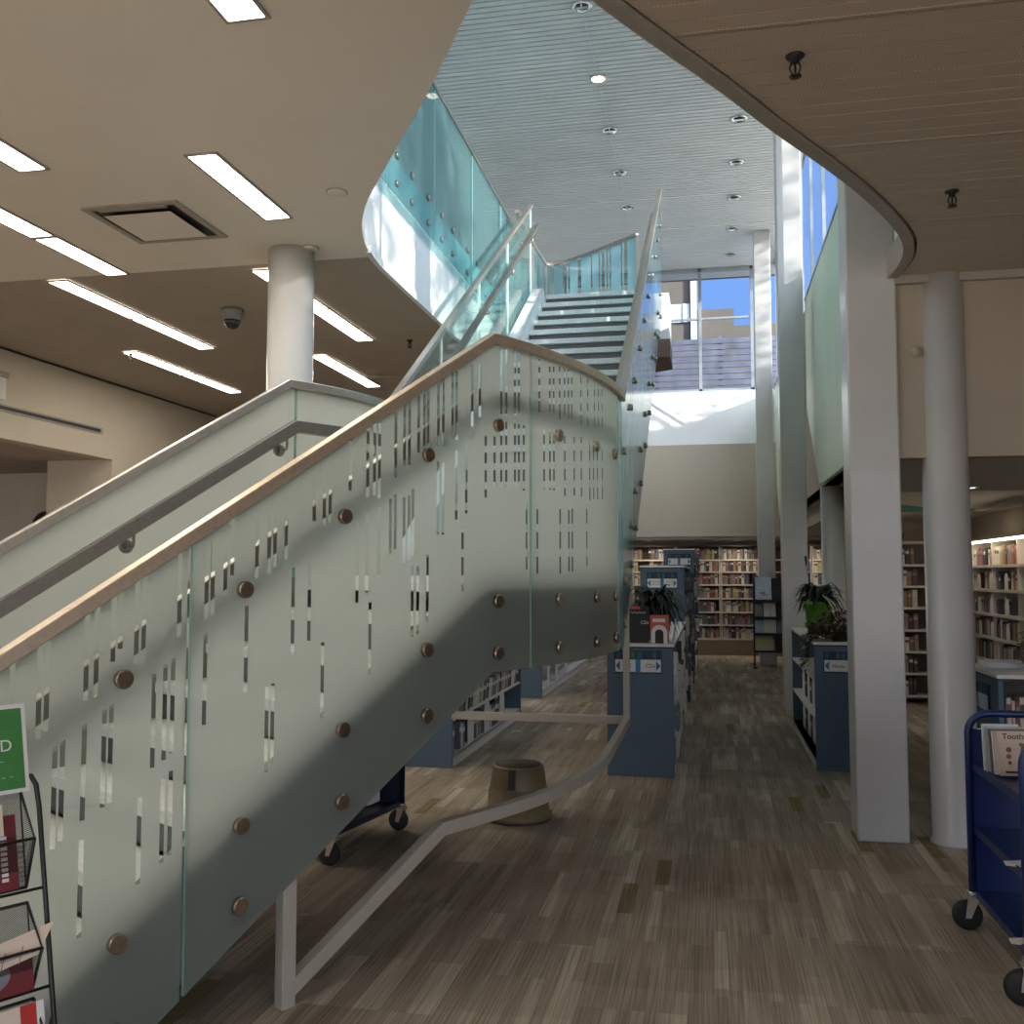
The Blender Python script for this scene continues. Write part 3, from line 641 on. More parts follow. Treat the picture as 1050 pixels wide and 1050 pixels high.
GB, GT = -0.446, 1.10
def glass_panel(a, b, t, mats, strips=(), bot=GB, top=GT, gap=0.008, inward=1.0, holes=None):
    """one sheet: etched face with clear stripes, and the polished edge all round"""
    a += gap; b -= gap
    cols = []; w = 0.016
    st = sorted(s for s in strips if a+0.01 < s[0] < b-0.03)
    brk = set(qs(a, b, 0.06)); byq = {}
    for s in st:
        q0 = round(s[0], 4)
        for k in byq:
            if abs(k-q0) < w+0.001: q0 = k
        byq.setdefault(q0, []).append((s[1], s[2]))
    for q0 in byq:
        brk = {v for v in brk if not (q0-0.001 < v < q0+w+0.001)}; brk |= {q0, round(q0+w, 4)}
    Q = sorted(brk | {round(a,5), round(b,5)}); Q = [q for i, q in enumerate(Q) if i == 0 or q-Q[i-1] > 1e-4]
    mb = MB()
    for q0, q1 in zip(Q, Q[1:]):
        x0, y0 = plan(q0, t); x1, y1 = plan(q1, t)
        zb0, zb1 = nose(q0)+bot, nose(q1)+bot; zt0, zt1 = nose(q0)+top, nose(q1)+top
        iv = byq.get(round(q0, 4))
        lev = [(zb0, zb1, 0)]
        if iv:
            merged = []
            for z0, z1 in sorted(iv):
                z0 = max(z0, zb0+0.01, zb1+0.01); z1 = min(z1, zt0-0.01, zt1-0.01)
                if z1 <= z0: continue
                if merged and z0 <= merged[-1][1]+0.01: merged[-1][1] = max(merged[-1][1], z1)
                else: merged.append([z0, z1])
            for z0, z1 in merged: lev.append((z0, z0, 1)); lev.append((z1, z1, 0))
        lev.append((zt0, zt1, 0))
        for i in range(len(lev)-1):
            mb.mi = lev[i][2]
            mb.poly([(x0,y0,lev[i][0]),(x1,y1,lev[i][1]),(x1,y1,lev[i+1][1]),(x0,y0,lev[i+1][0])])
    mb.mi = 2; th = 0.014*inward
    QQ = qs(a, b, 0.06)
    for hh in (bot, top):
        for q0, q1 in zip(QQ, QQ[1:]):
            mb.poly([P3(q0,t,hh), P3(q1,t,hh), P3(q1,t+th,hh), P3(q0,t+th,hh)])
    for q in (a, b): mb.poly([P3(q,t,bot), P3(q,t+th,bot), P3(q,t+th,top), P3(q,t,top)])
    return mb.build('glass_panel', mats, stair)
def standoffs(panel, lst, t, r=0.031, side=-1, m='button'):
    for q, h in lst:
        x, y = plan(q, t); x2, y2 = plan(q, t-0.05); d = Vector((x2-x, y2-y, 0)).normalized()*(-side)*-1
        c = Vector((x, y, nose(q)+h)); d = Vector((x2-x, y2-y, 0)).normalized()
        mb = MB(); n = 24; u = Vector((-d.y, d.x, 0)); up = Vector((0,0,1)); R = []
        for rr, k in ((r*0.75, -0.05), (r*0.75, 0.0), (r, 0.0), (r, 0.016), (r*0.9, 0.020), (0.0006, 0.0205)):
            R.append([c+d*k+(u*math.cos(2*PI*j/n)+up*math.sin(2*PI*j/n))*rr for j in range(n)])
        mb.sm = True; mb.rings(R); o = mb.build('standoff_button', m, panel)
        o.data.polygons.foreach_set('use_smooth', [abs(p.normal.dot(d)) < 0.5 for p in o.data.polygons])

FM = ['frost', 'strip', 'edge']
so = lambda ks, top=0.79, a=-0.05, b=-0.33: [(0.03-0.451*k, h) for k in ks for h in (top, a, b)]
# near (outer) glass of the lower flight
g = glass_panel(QB, -1.54, 0, FM, STRIPS, holes=None); standoffs(g, so((4, 5)), 0)
g = glass_panel(-1.54, 0.28, 0, FM, STRIPS); standoffs(g, so((1, 2, 3))+[(0.03, 0.705), (0.03, -0.12), (0.03, -0.36)], 0)
g = glass_panel(0.28, 1.52, 0, FM, STRIPS); standoffs(g, [(q, h) for q in (0.534, 1.005, 1.40) for h in (0.715, -0.12, -0.362)], 0)
rr = random.Random(3)
def rand_strips(a, b, n, lo, hi, ln=0.3):
    L = []
    for _ in range(n):
        q = rr.uniform(a, b); h = rr.uniform(lo, hi-ln); L.append((q, nose(q)+h, nose(q)+h+ln))
    return L
# outer glass of the upper flight
UP = ['frost_up', 'strip', 'edge_pale']
cuts = [1.52, 2.55, 3.75, 4.95, 6.15, QT+0.25]
for i, (a, b) in enumerate(zip(cuts, cuts[1:])):
    g = glass_panel(a, b, 0, UP, rand_strips(a+.05, b-.05, 10, 0.1, 1.05) if i else rand_strips(a+.05, b-.05, 14, 0.4, 1.05))
    n = 2; standoffs(g, [(a+0.28+k*0.6, h) for k in range(n) for h in (0.76, -0.06, -0.33)], 0, r=0.024)
# far (inner) glass
g = glass_panel(QB, -1.60, WID, FM, rand_strips(-2.2, -1.7, 9, 0.75, 0.98, 0.12), inward=-1)
g = glass_panel(-1.60, 0.10, WID, FM, rand_strips(-1.5, 0, 5, 0.1, 0.5, 0.2), inward=-1)
g = glass_panel(0.10, LARC, WID, FM, (), inward=-1)
SG = ['stair_glass', 'strip', 'edge_pale']
cuts = [LARC, LARC+1.3, LARC+2.6, LARC+3.9, QT-0.02]
for a, b in zip(cuts, cuts[1:]): glass_panel(a, b, WID, SG, (), inward=-1)

# caps on the glass, and the hand rails inside
rail('top_rail', QB, LARC, 0.007, 1.115, 'warm_steel', 0.062, 0.046)
rail('top_rail', LARC, QT+0.25, 0.007, 1.115, 'steel', 0.05, 0.04)
rail('top_rail', QB, LARC, WID-0.007, 1.115, 'steel', 0.062, 0.046)
rail('top_rail', LARC, QT-0.02, WID-0.007, 1.115, 'steel', 0.05, 0.04)
rail('handrail', QB, LARC, 0.085, 0.855, 'darksteel', 0.05, 0.07)
rail('handrail', LARC, QT+0.1, 0.085, 0.86, 'steel', 0.05, 0.045)
rail('handrail', QB, LARC, WID-0.085, 0.855, 'darksteel', 0.05, 0.07)
rail('handrail', LARC, QT-0.02, WID-0.085, 0.86, 'darksteel', 0.05, 0.045)
def bracket(q, t, sgn):
    """wall rose, arm and saddle carrying the hand rail"""
    x, y = plan(q, t); x2, y2 = plan(q, t+sgn*0.1); d = Vector((x2-x, y2-y, 0)).normalized()
    c = Vector((x, y, nose(q)+0.755)); mb = MB()
    mb.cyl(c+d*0.001, c+d*0.018, 0.034, 20); mb.cyl(c+d*0.018, c+d*0.05, 0.016, 12, 0.011)
    mb.tube([c+d*0.03, c+d*0.078, c+d*0.087+Vector((0,0,0.02)), c+d*0.085+Vector((0,0,0.07))], 0.008, 8)
    mb.build('rail_bracket', 'darksteel', stair)
for q in (-1.86, -0.96, -0.06, 0.45, 1.2): bracket(q, WID-0.002, -1)
for k in range(5): bracket(LARC+0.35+k*1.15, WID-0.002, -1)

# strings (the steel sides) and the soffit plate
def string(t, a, b, m, lo=-0.40, hi=-0.01, w=0.045):
    mb = MB(); mb.sweep(rpath(a, b, t, (lo+hi)/2), rect(w, hi-lo)); return mb.build('stringer', m, stair)
string(0.075, QB+0.35, LARC, 'stringer_in'); string(WID-0.075, QB+0.35, LARC, 'stringer_in')
mb = MB(); mb.sweep(rpath(LARC, QT, 0.09, -0.20), rect(0.05, 0.40)); mb.build('stringer', 'stringer', stair)
mb = MB(); mb.sweep(rpath(LARC, QT, WID-0.115, -0.15), rect(0.13, 0.46)); mb.build('stringer', 'stringer', stair)
mb = MB(); Q = qs(QB+0.45, LARC)
for q0, q1 in zip(Q, Q[1:]): mb.poly([P3(q0,0.10,-0.37), P3(q1,0.10,-0.37), P3(q1,WID-0.10,-0.37), P3(q0,WID-0.10,-0.37)])
mb.build('soffit', 'stringer_in', stair)
mb = MB(); Q = [LARC, QT]
mb.poly([P3(LARC,0.11,-0.37), P3(QT,0.11,-0.37), P3(QT,WID-0.18,-0.37), P3(LARC,WID-0.18,-0.37)]); mb.build('soffit', 'stringer_in', stair)

# treads: pale nosing over a recessed dark riser
def step(q0, z, t0, t1, depth=0.30):
    a0, a1 = plan(q0, t0), plan(q0, t1); b0, b1 = plan(q0+depth, t0), plan(q0+depth, t1)
    mb = MB(); mb.hexa([(*a0,z-0.055),(*a1,z-0.055),(*b1,z-0.04),(*b0,z-0.04),(*a0,z),(*a1,z),(*b1,z),(*b0,z)])
    o = mb.build('tread', 'tread', stair, bevel=0.006)
    c0, c1 = plan(q0+0.045, t0), plan(q0+0.045, t1); d0, d1 = plan(q0+0.06, t0), plan(q0+0.06, t1)
    mb = MB(); mb.hexa([(*c0,z-RI),(*c1,z-RI),(*d1,z-RI),(*d0,z-RI),(*c0,z-0.045),(*c1,z-0.045),(*d1,z-0.045),(*d0,z-0.045)])
    mb.build('riser', 'riser', o)
for k in range(8): step(-GO*(k+1), LZ-RI*(k+1), 0.10, WID-0.10)
for k in range(1, 20): step(LARC+GO*k, LZ+RI*k, 0.115, WID-0.18, 0.30 if k < 19 else 0.2)
mb = MB(); Q = qs(0, LARC); bot_ = [(*plan(q,0.10), 0) for q in Q]+[(*plan(q,WID-0.10), 0) for q in Q[::-1]]
bot_ = bot_[:len(Q)]+[(*plan(LARC+GO,0.115),0),(*plan(LARC+GO,WID-0.18),0)]+bot_[len(Q):]
mb.prism([(p[0],p[1]) for p in bot_], LZ-0.08, LZ); mb.build('landing_slab', 'tread', stair)

# bridge slab that the stair arrives on
m = MB(); m.prism([(-2.46,11.62),(-0.44,11.62),(-0.44,12.35),(-0.85,12.60),(-2.46,14.0)], 4.42, Z2-0.001)
struct('floor_bridge', m, 'stringer')
m = MB(); m.prism([(-2.46,11.62),(-0.43,11.62),(-0.43,12.36),(-0.85,12.62),(-2.46,14.0)], 4.20, 4.42); struct('ceiling_bridge', m, 'underside_brown')

# guard at the head of the stair
t = thing('bridge_guard', 'striped glass guard with a slim steel rail at the head of the stair', 'railing', (-1.6,13.0,Z2))
GP = [(-2.25,11.40),(-2.27,12.6),(-2.24,13.50),(-1.93,13.42),(-1.60,13.17),(-1.2,12.82),(-0.87,12.52)]
m = MB(); m.sweep([(x,y,Z2+1.05) for x,y in GP], rect(0.05,0.04)); m.build('top_rail', 'steel', t)
m = MB(); k = 0
for (x0,y0),(x1,y1) in zip(GP[1:], GP[2:]):
    n = max(1, int(math.hypot(x1-x0,y1-y0)/0.03))
    for i in range(n):
        m.mi = 1 if rr.random() < 0.3 else 0
        a = (x0+(x1-x0)*i/n, y0+(y1-y0)*i/n); b = (x0+(x1-x0)*(i+1)/n, y0+(y1-y0)*(i+1)/n)
        m.poly([(*a,Z2),(*b,Z2),(*b,Z2+1.03),(*a,Z2+1.03)])
m.build('glass_panel', ['frost_up','strip_dark'], t)
m = MB(); m.poly([(*GP[0],Z2),(*GP[1],Z2),(*GP[1],Z2+1.03),(*GP[0],Z2+1.03)]); m.build('glass_panel', 'stair_glass', t)
for x, y in (GP[1], GP[2], GP[-1]): bx(x-0.018, x+0.018, y-0.018, y+0.018, Z2, Z2+1.04).build('post', 'steel', t)
struct('wall_upper_pier', bx(-3.42, -3.05, 15.6, 15.9, Z2, 7.45), 'white')

# teal glass guard along the edge of the upper floor
t = thing('gallery_guard', 'teal tinted glass guard fixed to the white edge of the upper floor', 'railing', (-2.43,8,Z2))
GX = -2.40; zb, zt = 4.60, 6.03
for a, b in ((5.85,7.0),(7.0,8.32),(8.32,9.75),(9.75,11.2),(11.2,12.5)):
    m = MB(); m.poly([(GX,a+.006,zb),(GX,b-.006,zb),(GX,b-.006,zt),(GX,a+.006,zt)]); m.mi = 1
    for v in (a+.006, b-.006): m.poly([(GX,v,zb),(GX-0.014,v,zb),(GX-0.014,v,zt),(GX,v,zt)])
    for z in (zb, zt): m.poly([(GX,a+.006,z),(GX,b-.006,z),(GX-0.014,b-.006,z),(GX-0.014,a+.006,z)])
    g = m.build('glass_panel', ['guard_glass','edge_pale'], t)
    for v in (a+0.22, a+0.62, b-0.22):
        for z in (zb+0.10, zb+0.33):
            m = MB(); m.lathe([(0.018,-0.012),(0.018,0),(0.028,0),(0.028,0.014),(0.024,0.018),(0,0.018)], (GX,v,z), 20, 'X'); m.build('standoff_button', 'darksteel', g)
m = MB(); m.sweep([(GX-0.007,5.85,zt+0.01),(GX-0.007,12.5,zt+0.01)], rect(0.04,0.03)); m.build('top_rail', 'darksteel', t)

# low rail round the foot of the stair
t = thing('guard_rail', 'low taupe steel rail curving around under the stair landing', 'railing', (-0.9,5.0,0))
def rail_pt(q, off=0.12): return plan(q, off)
x0, y0 = plan(-1.10, 0.03); xb, yb = plan(-0.235, 0.10)
path = [(x0,y0,0.055), (xb,yb,0.475)]
for i in range(1, 11): path.append((*plan(i*LARC/10, 0.115), 0.475))
path += [(OX+RAD-0.115, 7.72, 0.475)]
m = MB(); m.sweep(path, rect(0.05, 0.06)); m.build('rail', 'taupe_steel', t, bevel=0.003)
m = MB(); m.box(-0.675,-0.625,7.695,7.745,0.445,1.75); m.build('post', 'taupe_steel', t, bevel=0.003)
m = MB(); m.sweep([(-0.675,7.72,0.475),(-2.03,7.72,0.475)], rect(0.05,0.06)); m.build('return_rail', 'taupe_steel', t)
m = MB(); m.box(-2.055,-2.005,7.695,7.745,0.445,1.75); m.build('post', 'taupe_steel', t)
u = Vector((math.sin(TH), math.cos(TH), 0)); nrm = Vector((-u.y, u.x, 0))
c = Vector((x0, y0, 0)); m = MB()
m.hexa([c+u*a+nrm*b+Vector((0,0,z)) for z in (0, 0.52) for a, b in ((-0.03,-0.025),(0.03,-0.025),(0.03,0.025),(-0.03,0.025))]); m.build('post', 'taupe_steel', t, bevel=0.003)
# ================================================================== BOOKS AND SHELVES
def book_mesh(name, mats, cover_overhang=0.004):
    """unit book: x thickness, y depth (spine at y=0), z height; cover boards, rounded spine, page block"""
    mb = MB(); n = 5
    pr = [(1.0,0.97),(1.0,0.06)]+[(0.5+0.5*math.cos(PI*i/n), 0.06-0.06*math.sin(PI*i/n)) for i in range(1, n)]+[(0.0,0.06),(0.0,0.97),(0.10,0.97),(0.10,0.10),(0.90,0.10),(0.90,0.97)]
    a = [mb.bm.verts.new((x,y,0)) for x,y in pr]; b = [mb.bm.verts.new((x,y,1)) for x,y in pr]
    mb.face(a[::-1]); mb.face(b)
    for i in range(len(pr)): mb.face([a[i],a[(i+1)%len(pr)],b[(i+1)%len(pr)],b[i]])
    mb.mi = 1; mb.box(0.10,0.90,0.10,0.93,0.025,0.975)
    mb.mi = 2; mb.box(0.12,0.88,-0.004,0.004,0.62,0.80)       # title band on the spine
    bmesh.ops.recalc_face_normals(mb.bm, faces=mb.bm.faces)
    me = bpy.data.meshes.new(name); mb.bm.to_mesh(me); mb.bm.free()
    for m_ in mats: me.materials.append(MT[m_] if isinstance(m_, str) else m_)
    return me
SP = [(0.55,0.50,0.42),(0.26,0.07,0.06),(0.05,0.05,0.06),(0.62,0.56,0.47),(0.13,0.14,0.19),(0.34,0.18,0.11),(0.66,0.63,0.58),(0.15,0.08,0.06),(0.32,0.28,0.23),(0.46,0.36,0.15),(0.10,0.13,0.11),(0.38,0.14,0.15),(0.22,0.23,0.26),(0.70,0.66,0.58),(0.24,0.15,0.10),(0.10,0.06,0.07)]
SPM = [mat('cover_tone', c, 0.5, var=0.12, scale=3) for c in SP]
BOOKS = [book_mesh('book', [SPM[i], 'paper', SPM[(i*5+3) % len(SPM)]]) for i in range(len(SP))]
CASES = [book_mesh('disc_case', [SPM[i], SPM[i], 'paper']) for i in (2, 4, 6, 8, 12, 13, 0, 15)]
RB = random.Random(11)
def volume(mesh, kind, cat, label, group, loc, rotz, dims, lean=0.0):
    o = bpy.data.objects.new(kind, mesh); COL.objects.link(o); o.location = loc; o.scale = dims
    o.rotation_euler = (0, lean, rotz); return tag(o, label, cat, group)
def row(a, b, fixed, z, face, thick, hh, dep, label, group, kind='book', fill=1.0, pick=None, lean=0.0, proud=0.0):
    """stand volumes side by side from a to b. face '-y': spines look to -y, running along x; '-x' / '+x' likewise along y"""
    p = a; meshes = BOOKS if kind == 'book' else CASES; sgn = 1 if b > a else -1; n = 0
    while True:
        th = RB.uniform(*thick); h = RB.uniform(*hh); d = dep*RB.uniform(0.85, 1.0)
        if (p+sgn*th-b)*sgn > 0: break
        if RB.random() > fill: p += sgn*th*RB.uniform(1, 3); continue
        me = meshes[RB.randrange(len(meshes))] if pick is None else meshes[RB.choice(pick)]
        pr = RB.uniform(0, proud)
        lz = lean*RB.uniform(0.6, 1.1) if lean else 0.0
        if face == '-y': loc, rz = (p, fixed-pr, z), 0.0
        elif face == '-x': loc, rz = (fixed-pr, p+th if sgn > 0 else p, z), -PI/2
        else: loc, rz = (fixed+pr, p, z), PI/2
        volume(me, kind, 'book' if kind == 'book' else 'disc case', label, group, loc, rz, (th*0.94, d, h), lz)
        p += sgn*th*(1.0+abs(math.sin(lz))*0.6); n += 1
    return n

# --- far bookcases against the back wall, four bays
ZS = [0.335, 0.61, 0.87, 1.145, 1.42, 1.68, 1.925]
bay = [(-1.56,-0.69),(-0.67,0.20),(0.22,1.09),(1.11,1.98),(2.0,2.87)]
names = ['far bookcase at the left end, mostly hidden behind the blue units','far bookcase just right of the blue units','far bookcase left of the magazine rack','far bookcase seen in slivers between the columns','far bookcase right of the lime green plant pot, mostly behind columns']
short = ['leftmost far bookcase','far bookcase beside the blue units','far bookcase left of the magazine rack','far bookcase between the columns','far bookcase past the green pot']
YB, YF = 20.58, 20.22
for (a, b), lab, sh in zip(bay, names, short):
    t = thing('bookcase', 'cream steel '+lab, 'bookcase', ((a+b)/2, YB, 0), 0, 'bookcases along the back wall')
    for x in (a, b-0.02): bx(x, x+0.02, YF, YB, 0.30, 2.18).build('upright', 'shelf_cream', t)
    bx(a+0.02, b-0.02, YB-0.02, YB, 0.30, 2.18).build('back_panel', 'shelf_back', t)
    for z in ZS: bx(a+0.02, b-0.02, YF-0.005, YB-0.02, z-0.03, z).build('shelf', 'shelf_cream', t)
    bx(a, b, YF-0.02, YB, 2.18, 2.21).build('top', 'shelf_back', t)
    for i, z in enumerate(ZS):
        nm = ['lowest','second lowest','third lowest','middle','third highest','second highest','top'][i]
        if a < -1.5 and i < 4: continue
        if a > 0.2 and a < 1 and i < 4: e = 0.86
        elif a > 1: e = None
        else: e = b-0.03
        seg = [(a+0.03, e)] if e else [(1.13, 1.21), (1.72, 1.96)]
        if a > 1.9: seg = [(2.03, 2.36)]
        if a < -1.5: seg = [(a+0.03, b-0.03)] if i > 4 else [(a+0.03, -1.2)]
        for s0, s1 in seg:
            row(s0, s1, YF+0.02, z, '-y', (0.036, 0.062) if -0.7 < a < 1 else (0.06, 0.09), (0.175, 0.225), 0.22, 'book on the %s shelf of the %s' % (nm, sh), '%s shelf of %s' % (nm, sh), fill=0.96)

# --- right hand wall cases (spines look left) and the short case facing the viewer
WXR = 3.18
t = thing('bookcase', 'cream wall bookcase under a lit canopy at the right picture edge', 'bookcase', (WXR+0.2, 12, 0), 0, 'bookcases in the right hand room')
RS = [0.30, 0.62, 0.89, 1.16, 1.44, 1.72]
for yy in (10.2, 11.15, 12.1, 13.05): bx(WXR, WXR+0.34, yy, yy+0.02, 0, 2.0).build('upright', 'shelf_cream', t)
for z in RS: bx(WXR-0.005, WXR+0.34, 10.22, 13.05, z-0.03, z).build('shelf', 'shelf_cream', t)
bx(WXR+0.34, WXR+0.36, 10.2, 13.07, 0, 2.0).build('back_panel', 'shelf_back', t)
c = bx(WXR-0.12, WXR+0.36, 10.2, 13.07, 2.0, 2.035).build('canopy', 'shelf_cream', t)
bx(WXR-0.12, WXR-0.05, 10.2, 13.07, 1.978, 1.999).build('canopy_light', 'canopy_light', t)
for i, z in enumerate(RS):
    if i == 0: continue
    if i < 3: continue
    nm = ['lowest','second lowest','third lowest','third highest','second highest','top'][i]
    row(13.0, 11.15, WXR+0.03, z, '-x', (0.07, 0.11), (0.16, 0.22), 0.22, 'book on the %s shelf of the wall bookcase under the lit canopy' % nm, '%s shelf of the lit wall bookcase' % nm, fill=0.9)
mb = MB(); mi = 0
for z in RS[1:3]:
    y = 13.0
    while y > 11.2:
        th = RB.uniform(0.03, 0.06); mb.mi = RB.randrange(len(SP)); mb.box(WXR+0.03-0, WXR+0.22, y-th*0.93, y, z, z+RB.uniform(0.16, 0.22)); y -= th
tag(mb.build('shelved_books', SPM, at=(WXR+0.1, 12, RS[1])), 'dim books filling the two lower shelves of the lit wall bookcase', 'books', kind='stuff')
struct('wall_right_shelf', bx(WXR+0.37, WXR+0.5, 9.2, 20.5, 0, 2.4), 'beige')
BE = MB(); pr = [(0,0)]+[(0,0.11)]+[(0.055-0.055*math.cos(PI*i/6), 0.11+0.055*math.sin(PI*i/6)) for i in range(1,6)]+[(0.11,0.11),(0.11,0)]
BE.extr([(x,0,z) for x,z in pr], (0,0.004,0)); BE.box(0,0.11,0,0.1,0,0.003)
be_o = BE.build('book_end', 'paper'); be_me = be_o.data; bpy.data.objects.remove(be_o)
def bookend(loc, rotz, lab, grp, s=1.0):
    o = bpy.data.objects.new('book_end', be_me); COL.objects.link(o); o.location = loc; o.rotation_euler = (0,0,rotz); o.scale = (s,s,s); tag(o, lab, 'book end', grp)
for z, nm in ((RS[4],'second highest'),(RS[3],'third highest'),(RS[2],'third lowest')):
    for yy in (12.7, 12.2, 11.6): bookend((WXR-0.01, yy, z+0.001), -PI/2, 'cream rounded book end on the %s shelf of the lit wall bookcase' % nm, 'book ends on the %s shelf of the lit wall case' % nm, 1.1)
t = thing('bookcase', 'dim bookcase seen between the broad square column and the round column', 'bookcase', (2.6, 13.3, 0), 0, 'bookcases in the right hand room')
for x in (2.05, 3.02): bx(x, x+0.02, 13.10, 13.42, 0, 2.0).build('upright', 'shelf_cream', t)
GS = [0.10, 0.38, 0.65, 0.92, 1.20, 1.47, 1.74]
for z in GS: bx(2.07, 3.02, 13.09, 13.42, z-0.028, z).build('shelf', 'shelf_cream', t)
bx(2.05, 3.04, 13.42, 13.44, 0, 2.0).build('back_panel', 'shelf_back', t); bx(2.05, 3.04, 13.09, 13.44, 2.0, 2.03).build('top', 'shelf_cream', t)
for i, z in enumerate(GS):
    row(2.27, 2.58, 13.12, z, '-y', (0.045, 0.07), (0.17, 0.22), 0.22, 'book on the %s shelf of the dim bookcase between the columns' % ['lowest','second lowest','third lowest','middle','third highest','second highest','top'][i], 'shelf %s of the dim bookcase' % 'abcdefg'[i], fill=0.98, pick=(0,2,3,6,7,8,13,14,15,5))

# --- slate blue shelving units with end panels
def unit(x0, x1, y0, y1, h, label, group='slate blue shelving units', sides='', shelves=(), base=0.09, top=True, back=None):
    """end panels at y0 and y1, open sides ('+' faces +x, '-' faces -x), a spine board down the middle"""
    t = thing('shelving_unit', label, 'shelving unit', ((x0+x1)/2, y0, 0), 0, group)
    for y in (y0, y1-0.03): bx(x0, x1, y, y+0.03, 0, h-0.025).build('end_panel', 'blue', t, bevel=0.002)
    xm = (x0+x1)/2
    bx(xm-0.01, xm+0.01, y0+0.03, y1-0.03, base, h-0.03).build('back_panel', 'shelf_white', t)
    if top:
        bx(x0-0.005, x1+0.005, y0-0.005, y1+0.005, h-0.022, h).build('top', 'shelf_white', t); bx(x0-0.004, x1+0.004, y0-0.004, y1+0.004, h-0.034, h-0.0225).build('edge_band', 'blue_trim', t)
    for s in sides:
        a, b = (xm+0.01, x1-0.005) if s == '+' else (x0+0.005, xm-0.01)
        bx(a, b, y0+0.03, y1-0.03, 0, base).build('plinth', 'shelf_white', t)
        for z in shelves: bx(a, b, y0+0.03, y1-0.03, z-0.022, z).build('shelf', 'shelf_white', t)
    bx(x0+0.01, x1-0.01, y0+0.005, y1-0.005, 0.0, 0.004).build('skid', 'blue_trim', t)
    return t
def sign(parent_unit, x0, x1, y, z0, z1, split=True, marks=(), label=None):
    """end panel sign: dark blue header with colour blocks, white card(s) with arrow ends"""
    hz = (z1-z0); zs = z0+hz*0.60
    m = MB(); m.box(x0, x1, y-0.008, y-0.0005, z0, z1); s = m.build('sign_board', 'sign_navy', parent_unit)
    xm = (x0+x1)/2
    m = MB(); m.box(x0+0.008, x1-0.008, y-0.0115, y-0.0085, z0+0.012, zs); m.build('card', 'paper', s)
    m = MB(); m.box(xm-0.02, xm+0.02, y-0.013, y-0.0117, z0+0.006, zs+0.004)
    if split: m.build('divider', 'sign_blue', s)
    else: m.bm.free()
    for a, d in ((x0+0.006, 1), (x1-0.006, -1)):
        zm = (z0+0.012+zs)/2; hh = (zs-z0)*0.36
        m = MB(); m.extr([(a+d*0.005,y-0.0118,zm),(a+d*0.04,y-0.0118,zm+hh),(a+d*0.04,y-0.0118,zm-hh)], (0,-0.001,0)); m.build('arrow', 'sign_blue', s)
    w = (x1-x0)/10.0
    for i, c in enumerate(('sign_teal','sign_navy','sign_olive','sign_teal','sign_navy','sign_teal')):
        a = x0+0.02+i*(x1-x0-0.04)/6; m = MB(); m.box(a, a+w*0.8, y-0.0105, y-0.0085, zs+0.01, z1-0.012); m.build('colour_block', c, s)
    return s

cd = unit(-0.825, -0.294, 7.94, 11.9, 1.05, 'waist high blue unit with the CD sign, cream post in front of it', sides='+-', shelves=(0.33, 0.56, 0.80))
s = sign(cd, -0.765, -0.385, 7.94, 0.815, 1.0)
lettering('CDs', 0.042, (-0.515, 7.9283, 0.863), (1,0,0), (0,0,1), 'ink', s)
lettering('C', 0.042, (-0.655, 7.9283, 0.863), (1,0,0), (0,0,1), 'ink', s)
t1 = unit(-0.835, -0.305, 12.0, 15.6, 1.72, 'tall blue unit behind the dark potted plant', sides='+', shelves=(0.36, 0.62, 0.88, 1.15, 1.42))
s = sign(t1, -0.755, -0.385, 12.0, 1.44, 1.64)
for xx in (-0.70, -0.52):
    for z in (1.52, 1.49): m = MB(); m.box(xx, xx+0.11, 11.986, 11.9884, z, z+0.006); m.build('print_line', 'greyink', s)
t3 = unit(-0.735, -0.245, 16.0, 19.0, 2.03, 'tallest blue unit farthest back, its head showing above the tall unit', sides='+', shelves=(0.36, 0.66, 0.96, 1.26, 1.56, 1.8))
s = sign(t3, -0.67, -0.30, 16.0, 1.76, 1.95)
ua = unit(-2.66, -2.12, 7.96, 10.98, 1.06, 'low blue unit with slanted disc cases, seen under the landing beside the dark cart', sides='+', shelves=(0.10, 0.40, 0.72))
ub = unit(-2.70, -2.17, 12.68, 17.9, 1.06, 'low blue unit with white shelves farther along under the landing', sides='+', shelves=(0.10, 0.40, 0.72))
me = unit(0.838, 1.37, 8.45, 10.75, 1.05, 'low blue media unit with plants on top, left of the broad square column', sides='-', shelves=(0.09, 0.42, 0.74))
s = sign(me, 0.905, 1.20, 8.45, 0.80, 0.975, split=False)
lettering('Media', 0.040, (0.975, 8.4383, 0.842), (1,0,0), (0,0,1), 'ink', s)
bx(1.19, 1.23, 8.437, 8.4495, 0.80, 0.915).build('divider', 'sign_blue', s)

# sloping cases on unit A, and upright books built as disc cases
row(8.05, 10.9, -2.14, 0.72, '+x', (0.055, 0.085), (0.19, 0.21), 0.16, 'disc case leaning on the upper shelf of the unit under the landing', 'leaning disc cases under the landing', 'disc_case', 1.0, lean=0.42)
row(8.05, 10.9, -2.14, 0.40, '+x', (0.055, 0.085), (0.19, 0.21), 0.16, 'disc case leaning on the middle shelf of the unit under the landing', 'disc cases on the middle shelf under the landing', 'disc_case', 1.0, lean=0.42)
row(8.05, 9.9, -2.14, 0.10, '+x', (0.05, 0.08), (0.20, 0.25), 0.18, 'book built as a disc case on the lowest shelf under the landing', 'lowest shelf under the landing', 'disc_case', 0.85)
for yy in (8.55, 9.2, 9.9): bookend((-2.13, yy, 0.101), PI/2, 'white rounded book end on the lowest shelf under the landing', 'book ends under the landing', 1.9)
for yy in (13.2, 13.9, 14.8): bookend((-2.18, yy, 0.101), PI/2, 'white rounded book end on the farther low unit under the landing', 'book ends on the farther low unit', 1.9)
